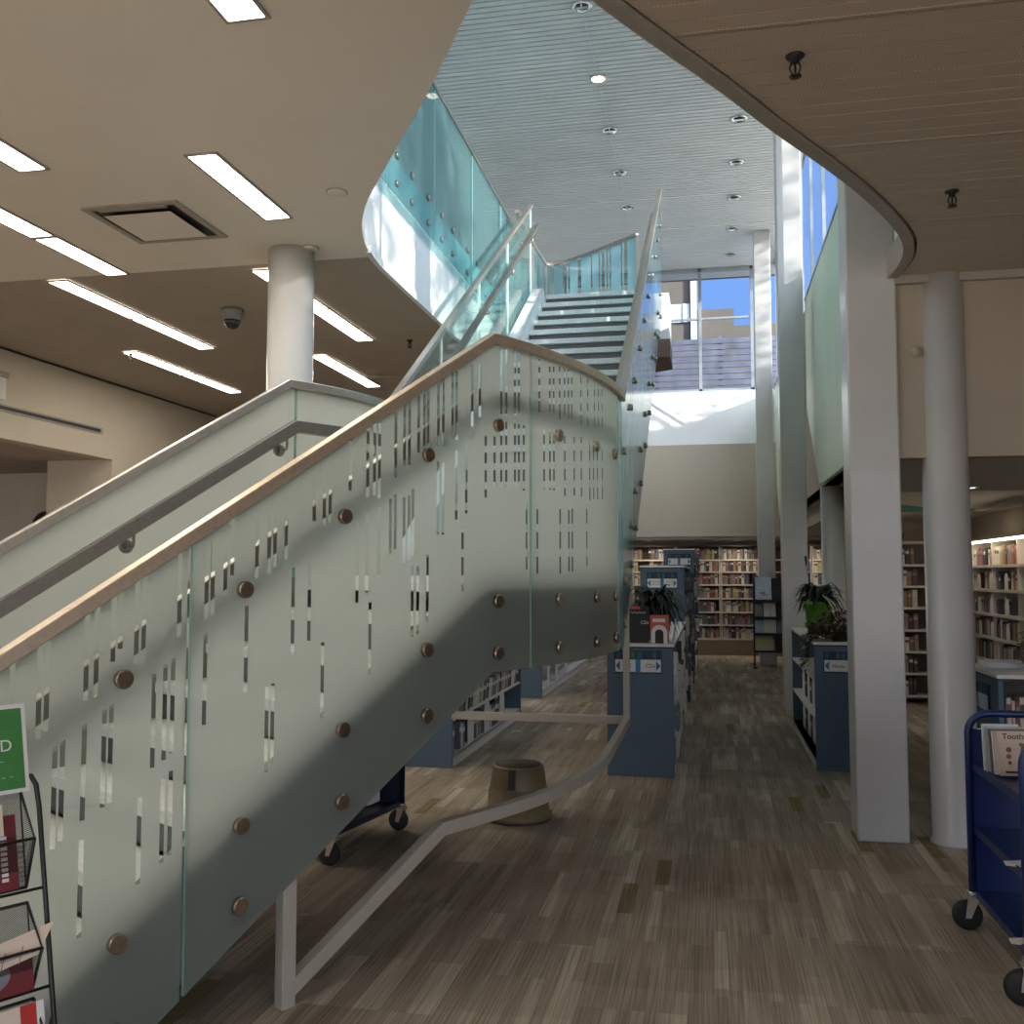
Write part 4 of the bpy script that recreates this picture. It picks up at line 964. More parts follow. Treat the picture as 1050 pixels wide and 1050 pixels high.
# cases on the passage side of the CD unit and the tall units
for z, nm in ((0.09,'lowest'),(0.33,'second lowest'),(0.56,'second highest'),(0.80,'top')):
    row(7.99, 11.8, -0.335, z+0.001, '+x', (0.10, 0.16), (0.17, 0.215), 0.16, 'disc case on the %s passage side shelf of the CD unit' % nm, '%s shelf of the CD unit' % nm, 'disc_case', 1.0, pick=(2,5,6,2,5,0,4), lean=0.25, proud=0.075)
for z, nm in ((0.09,'lowest'),(0.36,'second lowest'),(0.62,'third lowest'),(0.88,'middle'),(1.15,'second highest'),(1.42,'top')):
    row(12.05, 15.4, -0.33, z+0.001, '+x', (0.16, 0.26), (0.18, 0.23), 0.16, 'disc case on the %s passage side shelf of the tall blue unit' % nm, '%s shelf of the tall blue unit' % nm, 'disc_case', 1.0, pick=(0,1,7,3,6,0,7), lean=0.2, proud=0.10)
for z, nm in ((0.66,'third lowest'),(0.96,'middle'),(1.26,'third highest'),(1.56,'second highest'),(1.8,'top')):
    row(16.05, 18.8, -0.27, z+0.001, '+x', (0.25, 0.4), (0.18, 0.22), 0.16, 'disc case on the %s shelf of the tallest blue unit' % nm, '%s shelf of the tallest blue unit' % nm, 'disc_case', 1.0, pick=(0,7,3,5), proud=0.08)
# face out covers in the media unit
def sheet(name, w, h, loc, rotz, m, label=None, cat=None, group=None, parent=None, tilt=0.0, th=0.006):
    """thin booklet or card, standing, facing -y before it is turned"""
    mb = MB(); mb.hexa([(-w/2,0,0),(w/2,0,0),(w/2,th,0),(-w/2,th,0),(-w/2,0,h),(w/2,0,h),(w/2,th,h),(-w/2,th,h)])
    o = mb.build(name, m, parent) if parent is not None else mb.build(name, m)
    if parent is None: o.location = loc; o.rotation_euler = (-tilt, 0, rotz); tag(o, label, cat, group)
    return o
for z, nm in ((0.09,'lowest'),(0.42,'middle')):
    for i, yy in enumerate((8.75, 9.15, 9.6, 10.1)):
        bookend((0.90, yy+0.2, z+0.001), -PI/2, 'white rounded book end on the %s shelf of the media unit' % nm, 'book ends on the %s media shelf' % nm, 1.7)
        row(yy-0.16, yy-0.02, 0.90, z+0.001, '-x', (0.06, 0.07), (0.17, 0.2), 0.14, 'dark disc case on the %s shelf of the media unit' % nm, 'disc cases on the %s media shelf' % nm, 'disc_case', 1.0, pick=(0,7))

# right hand low unit with its open front to the viewer
t = thing('shelving_unit', 'low blue unit right of the round column with pale books behind the cart rail', 'shelving unit', (2.2, 6.42, 0), 0, 'slate blue shelving units')
bx(1.70, 1.73, 6.42, 7.20, 0, 0.975).build('end_panel', 'blue', t, bevel=0.002); bx(2.75, 2.78, 6.42, 7.20, 0, 0.975).build('end_panel', 'blue', t)
bx(1.69, 2.79, 6.40, 7.21, 0.978, 1.0).build('top', 'shelf_white', t); bx(1.695, 2.785, 6.405, 7.2, 0.966, 0.9775).build('edge_band', 'blue_trim', t)
bx(1.73, 2.75, 6.80, 6.82, 0.08, 0.966).build('back_panel', 'shelf_back', t)
for z in (0.10, 0.40, 0.66): bx(1.73, 2.75, 6.43, 6.80, z-0.024, z).build('shelf', 'shelf_cream', t)
s = bx(1.6905, 1.699, 6.60, 7.08, 0.74, 0.92).build('sign_board', 'sign_navy', t)
bx(1.687, 1.6903, 6.62, 6.83, 0.755, 0.85).build('card', 'paper_blue', s); bx(1.687, 1.6903, 6.86, 7.06, 0.755, 0.85).build('card', 'paper_blue', s)
for i, c in enumerate(('sign_navy','sign_teal','sign_navy','sign_teal')): bx(1.687, 1.6903, 6.62+i*0.11, 6.70+i*0.11, 0.865, 0.91).build('colour_block', c, s)
row(1.75, 2.25, 6.45, 0.661, '-y', (0.022, 0.038), (0.175, 0.20), 0.17, 'pale book on the upper shelf of the unit behind the cart', 'upper shelf behind the cart', fill=0.97, pick=(0,3,6,13,1,2,7))
row(1.75, 2.1, 6.45, 0.401, '-y', (0.03, 0.05), (0.18, 0.22), 0.17, 'book on the second shelf of the unit behind the cart', 'second shelf behind the cart', fill=0.9)
# small upright things on the right hand top
t = thing('dried_wreath', 'dried twiggy grey wreath on top of the low unit behind the cart', 'wreath', (2.02, 6.72, 1.0))
m = MB(); r2 = random.Random(5)
for k in range(70):
    a = r2.uniform(0, 2*PI); rad = r2.uniform(0.05, 0.13); p0 = Vector((2.02+rad*math.cos(a), 6.72+r2.uniform(-0.04,0.04), 1.135+rad*math.sin(a)))
    d = Vector((r2.uniform(-1,1), r2.uniform(-1,1), r2.uniform(-0.6,0.8))).normalized()*r2.uniform(0.05, 0.10)
    q = p0+d; q.z = max(q.z, 1.004); m.tube([p0, p0+d*0.5+Vector((0,0,0.01)), q], [0.003,0.0025,0.001], 4)
m.build('twigs', 'dry', t)
m = MB(); m.tube([(2.02+0.10*math.cos(a*PI/10), 6.72, 1.118+0.10*math.sin(a*PI/10)) for a in range(20)], 0.012, 8, closed=True); m.build('hoop', 'dry', t)
t = thing('paper_tray', 'shallow cream tray lying on the low unit right of the round column', 'tray', (1.87, 6.95, 1.0))
m = MB(); m.sweep([(1.76,6.85,1.02),(2.0,6.85,1.02),(2.0,7.1,1.02),(1.76,7.1,1.02)], rect(0.006,0.036), closed=True); m.build('rim', 'paper', t)
bx(1.765,1.995,6.855,7.095,1.001,1.008).build('base', 'paper', t)
# ================================================================== LOOSE THINGS
def book_cart(name, label, loc, rotz, paint, sloped=True):
    """three shelf library truck: two bent tube ends with panels, shelves, four casters. Long axis y, origin on the floor."""
    t = thing(name, label, 'book cart', loc, rotz); OFF[t.name] = Vector((0,0,0))
    L, W = 0.40, 0.205
    for s in (-1, 1):
        y = s*L; R = 0.09; pts_ = [(-W,y,0.165),(-W,y,0.97-R)]
        for i in range(1, 7): a = PI-i*PI/12; pts_.append((-W+R+R*math.cos(a), y, 0.97-R+R*math.sin(a)))
        for i in range(0, 7): a = PI/2-i*PI/12; pts_.append((W-R+R*math.cos(a), y, 0.97-R+R*math.sin(a)))
        pts_ += [(W,y,0.165)]
        m = MB(); m.tube(pts_, 0.017, 12); f = m.build('end_frame', paint, t)
        m = MB(); m.box(-W+0.01, W-0.01, y-0.004, y+0.004, 0.17, 0.90); m.build('end_panel', paint, t)
        for sx in (-1, 1):
            x = sx*W; m = MB(); m.cyl((x,y,0.15),(x,y,0.172),0.026,16); m.box(x-0.03,x+0.03,y-0.025,y+0.025,0.142,0.151)
            for q in (-1, 1): m.extr([(x-0.025,y+q*0.021,0.145),(x+0.025,y+q*0.021,0.145),(x-0.014,y+q*0.021,0.055),(x-0.038,y+q*0.021,0.055)], (0,q*0.003,0))
            c = m.build('caster', 'steel', t)
            m = MB(); m.lathe([(0.02,-0.018),(0.055,-0.018),(0.064,-0.012),(0.066,0),(0.064,0.012),(0.055,0.018),(0.02,0.018)], (x-0.026,y,0.066), 28, 'Y'); m.cyl((x-0.026,y-0.019,0.066),(x-0.026,y+0.019,0.066),0.021,14); m.build('wheel', 'rubber', c)
    for z in (0.17, 0.455, 0.74):
        m = MB()
        m.hexa([(-W+0.012,-L+0.005,z-0.0),(W-0.012,-L+0.005,z-0.0),(W-0.012,L-0.005,z-0.0),(-W+0.012,L-0.005,z),(-W+0.012,-L+0.005,z+0.004),(W-0.012,-L+0.005,z+0.004),(W-0.012,L-0.005,z+0.004),(-W+0.012,L-0.005,z+0.004)])
        for sx in (-1, 1): m.box(sx*(W-0.012)-0.004, sx*(W-0.012)+0.004, -L+0.005, L-0.005, z-0.022, z+0.014)
        m.build('shelf', paint, t, bevel=0.0015)
    return t
cart = book_cart('book_cart', 'royal blue metal book cart cut by the right picture edge, picture books on top', (1.355, 4.452, 0), 0.0, 'cart_blue')
cart2 = book_cart('book_cart', 'dark navy book cart parked behind the frosted stair glass', (-2.19, 5.625, 0), -0.181, 'cart_navy')

# picture books leaning on the top shelf of the cart
def cover_book(label, x, y, z, rot, w, h, th, m, lean, group=None):
    t = thing('picture_book', label, 'book', (x,y,z), rot, group); t.rotation_euler = (-lean, 0, rot)
    mb = MB(); mb.box(0, w, 0, 0.003, 0, h); mb.box(0, w, th-0.003, th, 0, h); mb.box(-0.002, 0.004, 0, th, 0, h); mb.build('cover', m, t)
    mb = MB(); mb.box(0.004, w-0.005, 0.003, th-0.003, 0.004, h-0.004); mb.build('pages', 'paper', t)
    return t
pb = cover_book('cream picture book with a bold dark title facing out on the blue cart', 1.192, 4.50, 0.7565, 0.10, 0.155, 0.185, 0.008, 'paper_pink', 0.16)
lettering('Toothy', 0.034, (0.018, -0.0005, 0.152), (1,0,0), (0,0,1), 'ink', pb)
for z, w_ in ((0.012, 0.11),): lettering('A CUTE KIDS', 0.011, (0.03, -0.0005, z), (1,0,0), (0,0,1), 'greyink', pb) if False else None
m = MB()
for q in ((0.04,0.108,0.011),(0.038,0.08,0.010),(0.04,0.054,0.008)): m.lathe([(q[2],0.0),(q[2]*0.9,-0.0012),(0,-0.0014)], (q[0],0,q[1]), 16, 'Y')
m.extr([(0.092,-0.0003,0.125),(0.112,-0.0003,0.12),(0.082,-0.0003,0.03),(0.072,-0.0003,0.034)], (0,-0.001,0)); m.extr([(0.085,-0.0003,0.137),(0.13,-0.0003,0.13),(0.126,-0.0003,0.117),(0.085,-0.0003,0.123)], (0,-0.001,0)); m.build('cover_picture', 'wood', pb)
m = MB(); m.box(0.02, 0.12, -0.0012, -0.0002, 0.012, 0.02); m.build('print_line', 'ink', pb)
for i, (dx, dy, mm, lab) in enumerate(((-0.012,0.030,'paper','white picture book just behind the titled one on the blue cart'),(-0.020,0.052,'wood','brown covered picture book behind the white one on the blue cart'),(-0.030,0.085,'paper_blue','pale bluish picture book at the back of the row on the blue cart'),(-0.034,0.11,'paper','last white picture book in the row on the blue cart'))):
    b = cover_book(lab, 1.192+dx, 4.50+dy, 0.7565, 0.10, 0.15, 0.18+0.006*i, 0.010, mm, 0.16-0.02*i)
for y, z, lab in ((4.18,0.178,'crumpled white slip of paper on the lowest shelf of the blue cart'),(4.22,0.463,'crumpled white slip of paper on the middle shelf of the blue cart')):
    m = MB(); m.hexa([(1.125,y,z),(1.19,y-0.02,z),(1.20,y+0.05,z),(1.13,y+0.055,z),(1.13,y,z+0.012),(1.185,y-0.015,z+0.004),(1.195,y+0.045,z+0.012),(1.132,y+0.05,z+0.005)])
    tag(m.build('paper_slip', 'paper', at=(1.15,y,z)), lab, 'paper')
# leaflets on the lower shelf of the dark cart
for k in range(2):
    m = MB(); m.box(-0.0, 0.15, 0, 0.02, 0, 0.17); o = m.build('pale_binder', 'paper'); o.location = (-2.08-0.02*k, 5.80+0.06*k, 0.186); o.rotation_euler = (0,0,PI/2-0.18)
    tag(o, ['pale binder on the dark cart, nearer of two under the stair','pale binder on the dark cart, farther of two under the stair'][k], 'binder', 'binders on the dark cart')

# step stool
t = thing('step_stool', 'beige round kick stool with a dark tread, standing under the stair landing', 'step stool', (-1.262, 6.44, 0))
c = (-1.262, 6.44, 0)
m = MB(); m.lathe([(0.212,0.012),(0.222,0.02),(0.222,0.045),(0.205,0.052),(0.196,0.20),(0.19,0.205),(0.188,0.215),(0.172,0.325),(0.165,0.338)], c, 48); m.build('skirt', 'stool', t)
m = MB(); m.lathe([(0.168,0.325),(0.170,0.345),(0.160,0.352),(0.0,0.352)], c, 48); m.build('top_rim', 'stool', t)
m = MB(); m.lathe([(0.152,0.350),(0.150,0.358),(0,0.359)], c, 40); m.build('tread_pad', 'stool_top', t)
m = MB(); m.extr([(c[0]-0.03,c[1]-0.192,0.22),(c[0]+0.02,c[1]-0.196,0.22),(c[0]+0.018,c[1]-0.175,0.345),(c[0]-0.028,c[1]-0.171,0.345)], (0,-0.006,0)); m.build('grip_recess', 'stool_top', t)
m = MB(); m.lathe([(0.214,0.0),(0.218,0.012),(0.2,0.014)], c, 40); m.build('bumper', 'stool_top', t)

# plants
def arching_leaf(m, base, az, ln, rise, droop, w, n=7):
    B = Vector(base); d = Vector((math.cos(az), math.sin(az), 0)); sd = Vector((-d.y, d.x, 0)); L_ = []; R_ = []
    for i in range(n+1):
        t_ = i/n; p_ = B+d*ln*t_+Vector((0,0,rise*math.sin(min(t_*1.25,1)*PI/2)-droop*t_**2.4)); ww = w*math.sin(PI*min(1, 0.12+t_*0.88))**0.8*(1-0.25*t_)
        L_.append(m.bm.verts.new(p_+sd*ww+Vector((0,0,0.15*ww)))); R_.append(m.bm.verts.new(p_-sd*ww+Vector((0,0,0.15*ww)))) ; 
        if i == 0: mid = []
        mid.append(m.bm.verts.new(p_))
    for i in range(n):
        m.face([L_[i],L_[i+1],mid[i+1],mid[i]]); m.face([mid[i],mid[i+1],R_[i+1],R_[i]])
def potted(label, c, pot_m, pot_r, pot_h, leaves, spread, rise, leaf_m, seed, name='potted_plant'):
    t = thing(name, label, 'potted plant', c); r3 = random.Random(seed)
    m = MB(); m.lathe([(pot_r*0.72,0),(pot_r*0.98,pot_h*0.9),(pot_r*1.06,pot_h*0.9),(pot_r*1.06,pot_h),(pot_r*0.95,pot_h),(pot_r*0.93,pot_h*0.86),(0,pot_h*0.86)], c, 28); m.build('pot', pot_m, t)
    m = MB()
    for k in range(leaves):
        az = r3.uniform(0, 2*PI); ln = spread*r3.uniform(0.55, 1.1)
        arching_leaf(m, (c[0]+0.03*math.cos(az), c[1]+0.03*math.sin(az), c[2]+pot_h*0.86), az, ln, rise*r3.uniform(0.5, 1.25), rise*r3.uniform(0.2, 1.3), r3.uniform(0.014, 0.026))
    m.build('foliage', leaf_m, t)
    return t
p1 = potted('dark bushy potted plant on the CD unit behind the red display box', (-0.455, 8.42, 1.05), 'pot_dark', 0.10, 0.20, 170, 0.25, 0.27, 'leaf', 21)
p2 = potted('dark leafy plant in a lime green pot on the media unit', (0.985, 9.5, 1.05), 'pot_green', 0.13, 0.31, 110, 0.24, 0.22, 'leaf', 22)
m = MB()
m.tube([(0.96,9.46,1.33),(0.91,9.42,1.50),(0.872,9.40,1.70)], 0.003, 5)
m.build('stem', 'leaf2', p2)
m = MB(); arching_leaf(m, (0.874,9.40,1.69), 1.9, 0.02, 0.09, 0.0, 0.013); m.build('bud', 'leaf', p2)
m = MB()
for k in range(2): m.tube([(1.0+0.02*k,9.28,1.42-0.01*k),(1.05+0.03*k,9.18,1.36),(1.08+0.035*k,9.10,1.27),(1.10+0.03*k,9.0,1.20)], 0.006, 6)
m.build('pale_stem', 'spathe', p2)
t = thing('trailing_plant', 'browned trailing plant spilling over the corner of the media unit', 'potted plant', (1.08, 8.62, 1.05))
m = MB(); m.lathe([(0.085,0),(0.10,0.07),(0.106,0.07),(0.0,0.06)], (1.08,8.62,1.05), 20); m.build('pot', 'pot_dark', t)
m = MB(); r4 = random.Random(9)
for k in range(900):
    a = r4.uniform(0,2*PI); rad = 0.24*math.sqrt(r4.random()); p_ = Vector((1.04+rad*math.cos(a), 8.72+rad*0.9*math.sin(a), 1.055+r4.uniform(0.0,0.30)*(1-rad*2.4)))
    if p_.y < 8.47: p_.y = 8.47
    arching_leaf(m, p_, r4.uniform(0,2*PI), r4.uniform(0.03,0.07), r4.uniform(0.0,0.04), 0.0, r4.uniform(0.007,0.015), 3)
m.build('foliage', 'dry', t)
m = MB()
for k in range(16):
    y0 = r4.uniform(8.50, 9.2); pa = [Vector((0.90,y0,1.075)), Vector((0.825,y0-0.01,1.07)), Vector((0.80,y0-0.02,1.0)), Vector((0.80,y0-0.03,1.0-r4.uniform(0.02,0.22)))]
    m.tube(pa, 0.0025, 4)
    for p_ in pa[1:]:
        for q in range(2): arching_leaf(m, p_, r4.uniform(2.0,4.3), r4.uniform(0.04,0.075), 0.015, 0.05, 0.012, 4)
m.build('vine', 'leaf2', t)

# displays on the CD unit
t = thing('display_poster', 'black poster for talking books on CDs standing on the CD unit', 'poster', (-0.56, 8.02, 1.05))
m = MB(); m.hexa([(-0.657,8.03,1.051),(-0.49,8.03,1.051),(-0.49,8.036,1.051),(-0.657,8.036,1.051),(-0.657,8.075,1.345),(-0.49,8.075,1.345),(-0.49,8.081,1.345),(-0.657,8.081,1.345)]); m.build('sheet', 'ink', t)
m = MB(); m.hexa([(-0.655,8.0715,1.325),(-0.565,8.0715,1.325),(-0.565,8.0745,1.325),(-0.655,8.0745,1.325),(-0.655,8.0735,1.345),(-0.565,8.0735,1.345),(-0.565,8.0765,1.345),(-0.655,8.0765,1.345)]); m.build('red_band', 'coral', t)
lettering('Talking Books', 0.022, (-0.645, 8.066, 1.29), (1,0,0), (0,0.15,0.98), 'paper', t)
lettering('CDs', 0.036, (-0.56, 8.053, 1.205), (1,0,0), (0,0.15,0.98), 'paper', t)
for i in range(5): m = MB(); y = 8.03+0.045*(0.09+i*0.02)/0.294; m.box(-0.645, -0.53, y-0.003, y-0.001, 1.09+i*0.022, 1.094+i*0.022); m.build('print_line', 'greyink', t)
t = thing('display_box', 'red display box with a white arch on the CD unit', 'display box', (-0.40, 8.03, 1.05))
bx(-0.482, -0.335, 8.03, 8.15, 1.051, 1.275).build('box', 'coral', t)
m = MB(); ar = [(-0.472,1.052)]+[(-0.408+0.064*math.cos(PI-i*PI/14), 1.135+0.064*math.sin(PI-i*PI/14)) for i in range(15)]+[(-0.344,1.052),(-0.374,1.052)]+[(-0.408+0.034*math.cos(i*PI/14), 1.13+0.034*math.sin(i*PI/14)) for i in range(15)]+[(-0.442,1.052)]
m.extr([(x,8.029,z) for x,z in ar], (0,-0.012,0)); m.build('arch', 'paper', t)
bx(-0.46, -0.36, 8.0275, 8.0295, 1.222, 1.25).build('title_card', 'paper', t)
m = MB(); m.box(-0.442,-0.374,8.0283,8.0297,1.052,1.16); m.build('opening', 'ink', t)
m = MB(); m.hexa([(-0.31,8.05,1.051),(-0.30,8.05,1.051),(-0.30,8.3,1.051),(-0.31,8.3,1.051),(-0.285,8.05,1.24),(-0.28,8.05,1.24),(-0.28,8.3,1.24),(-0.285,8.3,1.24)])
tag(m.build('leaning_leaflet', 'paper_blue', at=(-0.3,8.1,1.05)), 'pale leaflet leaning at the right end of the CD unit top, by the red box', 'leaflet')

# far magazine rack
t = thing('magazine_rack', 'black wheeled magazine rack with four tiers in front of the far square column', 'magazine rack', (1.0, 17.4, 0))
RX0, RX1, RY = 0.742, 1.30, 17.42
for x in (RX0, RX1): m = MB(); m.tube([(x,RY+0.12,0.03),(x,RY+0.12,0.5),(x,RY+0.14,1.62)], 0.014, 8); m.build('post', 'black', t)
for i, z in enumerate((0.31, 0.61, 0.89, 1.18)):
    m = MB(); m.box(RX0, RX1, RY-0.06, RY+0.12, z-0.03, z-0.012); m.box(RX0, RX1, RY-0.075, RY-0.06, z-0.03, z+0.005); m.build('tray', 'black', t)
m = MB(); m.box(RX0, RX1, RY+0.105, RY+0.115, 0.5, 1.55); m.build('back_panel', 'black', t)
for x in (RX0, RX1): m = MB(); m.box(x-0.03, x+0.03, RY-0.18, RY+0.3, 0.012, 0.04); m.build('foot', 'black', t)
cards = [(0.90,1.18,0.27,0.42,'paper_blue','large pale poster sheet at the top left of the far magazine rack'),(1.16,1.18,0.2,0.26,'ink','dark magazine at the top right of the far magazine rack'),
         (0.82,0.89,0.14,0.24,'greyink','grey magazine left in the second tier of the far rack'),(1.0,0.89,0.2,0.26,'paper','white sheet with a column of dots in the second tier of the far rack'),(1.2,0.89,0.16,0.23,'ink','dark magazine right in the second tier of the far rack'),
         (0.82,0.61,0.14,0.24,'paper_blue','bluish leaflet left in the third tier of the far rack'),(1.0,0.61,0.21,0.25,'paper','white leaflet in the middle of the third tier of the far rack'),(1.2,0.61,0.16,0.24,'greyink','grey picture leaflet right in the third tier of the far rack'),
         (0.90,0.31,0.30,0.27,'paper_yellow','yellowish broad leaflet left in the lowest tier of the far rack'),(1.18,0.31,0.2,0.22,'ink','dark magazine right in the lowest tier of the far rack')]
for x, z, w_, h_, mm, lab in cards:
    o = sheet('magazine', w_, h_, (x, RY-0.045, z-0.010), 0, mm, lab, 'magazine', 'magazines in the far rack', tilt=0.30)
    if 'dots' in lab:
        mb = MB()
        for k in range(4): mb.box(0.005, 0.02, -0.002, -0.0005, 0.03+k*0.045, 0.045+k*0.045)
        mb.build('print_mark', 'ink', o)
    if 'poster sheet' in lab:
        mb = MB(); mb.box(-0.06, 0.03, -0.002, -0.0005, 0.12, 0.145); mb.build('red_print', 'coral', o)
        mb = MB(); mb.box(-0.03, 0.06, -0.002, -0.0005, 0.09, 0.11); mb.build('print_mark', 'greyink', o)

# brochure rack at the left, parallel with the stair glass
AR = PI/2-TH
rk = thing('brochure_rack', 'black wire brochure rack at the left picture edge, in front of the stair glass', 'brochure rack', (-1.435, 2.073, 0), AR); 
LN = 0.25      # lean back per metre
def RK(x, z, off=0.0): return Vector((x, LN*z+off, z))
m = MB()
for x in (0.0, -0.62):
    m.tube([RK(x,0.0,0), RK(x,0.55), RK(x,1.02), RK(x-0.004,1.075), RK(x-0.015,1.098), RK(x-0.04,1.102)], 0.0065, 8)
m.build('post', 'black', rk)
m = MB(); m.tube([RK(-0.04,1.102), RK(-0.58,1.102)], 0.005, 8)
for z in (0.02, 0.615, 0.835): m.tube([RK(0,z), RK(-0.62,z)], 0.004, 6)
for x in (0.0, -0.62): m.tube([RK(x,0.55), Vector((x, 0.42, 0.0))], 0.006, 8)
m.build('cross_wire', 'black', rk)
def pocket(z0, h, dep=0.075):
    """wire mesh pocket hung on the posts"""
    m = MB()
    for dx in (0.0,): 
        A = [RK(-0.045,z0,-0.004), RK(-0.60,z0,-0.004), RK(-0.60,z0+h,-0.004), RK(-0.045,z0+h,-0.004)]
        m.poly(A)
        F = [RK(-0.045,z0,-0.004), RK(-0.60,z0,-0.004), RK(-0.60,z0+h*0.55,-dep), RK(-0.045,z0+h*0.55,-dep)]
        m.poly(F); m.poly([A[0],A[3],F[3]]); m.poly([A[1],A[2],F[2]])
    b = m.build('pocket', 'mesh', rk)
    m = MB()
    m.tube([F[2], F[3], A[3]], 0.004, 6); m.tube([A[0], F[3]], 0.004, 6); m.tube([A[2], F[2], A[1]], 0.004, 6)
    m.tube([A[0], A[3], A[2], A[1]], 0.0045, 6, closed=True)
    for x in (-0.16, -0.30, -0.45): m.tube([RK(x,z0,-0.006), RK(x,z0+h*0.55,-dep)], 0.003, 6)
    m.build('rim_wire', 'black', b)
for z0, h in ((0.845,0.225),(0.625,0.185),(0.415,0.185)): pocket(z0, h)
# what is in it: thin cards in the rack's own tilt
def card(name, x0, x1, z0, z1, off, m_, label, cat, turn=0.0):
    t = thing(name, label, cat, rk.location, AR)
    mb = MB(); a = [RK(x0,z0,off), RK(x1,z0,off), RK(x1,z1,off), RK(x0,z1,off)]
    if turn: c_ = sum(a, Vector())/4; a = [Quaternion((0,-1,LN), turn) @ (p_-c_)+c_ for p_ in a]
    mb.extr(a, (0, 0.004, 0)); mb.build('sheet', m_, t); return t, a
def on_card(parent, a, u0, u1, v0, v1, m_, name='print'):
    o_, X_, Y_ = a[0], a[1]-a[0], a[3]-a[0]
    P_ = [o_+X_*u+Y_*v for u, v in ((u0,v0),(u1,v0),(u1,v1),(u0,v1))]
    mb = MB(); mb.extr(P_, (0, -0.0008, 0)); return mb.build(name, m_, parent)
t, a = card('green_sign', -0.41, -0.024, 1.065, 1.275, -0.012, 'paper', 'green card with a cream border standing on top of the brochure rack', 'sign', 0.0)
on_card(t, a, 0.025, 0.975, 0.045, 0.955, 'sign_green', 'green_field')
o_, X_, Y_ = a[0], a[1]-a[0], a[3]-a[0]
lettering('D', 0.040, o_+X_*0.83+Y_*0.48+Vector((0,-0.001,0)), X_, Y_, 'paper', t)
rr2 = random.Random(4)
for k in range(16):
    u_ = rr2.uniform(0.55, 0.90); v_ = rr2.choice((0.40,0.36,0.18,0.32)); on_card(t, a, u_, min(0.94, u_+rr2.uniform(0.02,0.05)), v_, v_+0.008, 'paper', 'chalk_mark')
t, a = card('leaflet', -0.40, -0.07, 0.853, 1.02, -0.030, 'maroon', 'dark red leaflet in the top pocket of the brochure rack', 'leaflet')
on_card(t, a, 0.0, 0.80, 0.0, 0.35, 'red', 'red_print')
for k in range(9): on_card(t, a, 0.885, 0.93, 0.12+k*0.07, 0.165+k*0.07, 'paper', 'white_print')
t, a = card('leaflet', -0.50, -0.105, 0.98, 1.05, -0.050, 'paper_pink', 'cream leaflet behind the dark red one in the top pocket of the brochure rack', 'leaflet')
t, a = card('leaflet', -0.42, -0.055, 0.632, 0.725, -0.040, 'maroon', 'dark red leaflet with a pale oval in the second pocket of the brochure rack', 'leaflet')
mb = MB(); o_, X_, Y_ = a[0], a[1]-a[0], a[3]-a[0]
mb.extr([o_+X_*(0.72+0.14*math.cos(i*PI/12))+Y_*(0.5+0.36*math.sin(i*PI/12))+Vector((0,-0.0002,0)) for i in range(24)], (0,-0.0008,0)); mb.build('oval_print', 'greyink', t)
t = thing('open_booklet', 'open cream booklet splayed across the second pocket of the brochure rack', 'booklet', rk.location, AR)
mb = MB(); mb.extr([RK(-0.42,0.66,-0.075), RK(-0.055,0.715,-0.075), RK(0.0,0.765,-0.04), RK(-0.42,0.70,-0.04)], (0,0.003,0)); mb.build('page', 'paper_pink', t)
for k in range(6): mb = MB(); q = -0.30+k*0.04; f_ = (q+0.42)/0.40; mb.tube([RK(q,0.665+0.05*f_,-0.0765), RK(q+0.02,0.69+0.055*f_,-0.0555)], 0.0012, 4); mb.build('print_line', 'greyink', t)
t, a = card('leaflet', -0.46, -0.035, 0.43, 0.603, -0.035, 'paper_pink', 'cream sheet with a broad red side band in the lowest pocket of the brochure rack', 'leaflet')
on_card(t, a, 0.875, 0.96, 0, 1, 'red', 'red_band'); on_card(t, a, 0.96, 1.0, 0, 1, 'paper', 'white_band')
for k in range(2): on_card(t, a, 0.46+k*0.14, 0.475+k*0.14, 0.05, 0.75-k*0.2, 'greyink', 'print_line')

# ================================================================== OUTSIDE
struct('ground', bx(-60, 60, 20.9, 80, -0.4, -0.13), 'pave')
t = thing('neighbour_building', 'tan building seen through the back window, stepped roof line', 'building', (0, 27, 0))
bx(-6, -0.30, 26.5, 34, -0.1, 12).build('tall_block', 'nbr', t)
bx(-0.30, 0.72, 26.6, 34, -0.1, 8.8).build('low_block', 'nbr', t)
bx(0.72, 8, 26.7, 34, -0.1, 8.35).build('annex', 'nbr', t)
bx(-0.42, -0.26, 26.4, 26.5, 7.9, 12).build('white_pilaster', 'nbr_glass', t)
w_ = bx(-1.9, -0.45, 26.45, 26.5, 8.45, 8.95).build('window', 'nbr_glass', t)
for x in (-1.5, -1.0, -0.62): bx(x, x+0.05, 26.42, 26.45, 8.45, 8.95).build('mullion', 'frame_white', w_)
t = thing('slatted_fence', 'tall fence of horizontal grey boards outside the back window', 'fence', (0, 22.6, 0))
m = MB(); z = 0.2
while z < 7.05: m.box(-5, 3.5, 22.6, 22.64, z, z+0.115); z += 0.14
m.build('boards', 'nbr2', t)
for x in (-4, -2.6, -1.2, 0.25, 1.6, 3.0): bx(x, x+0.09, 22.64, 22.73, 0, 7.1).build('post', 'nbr2', t)
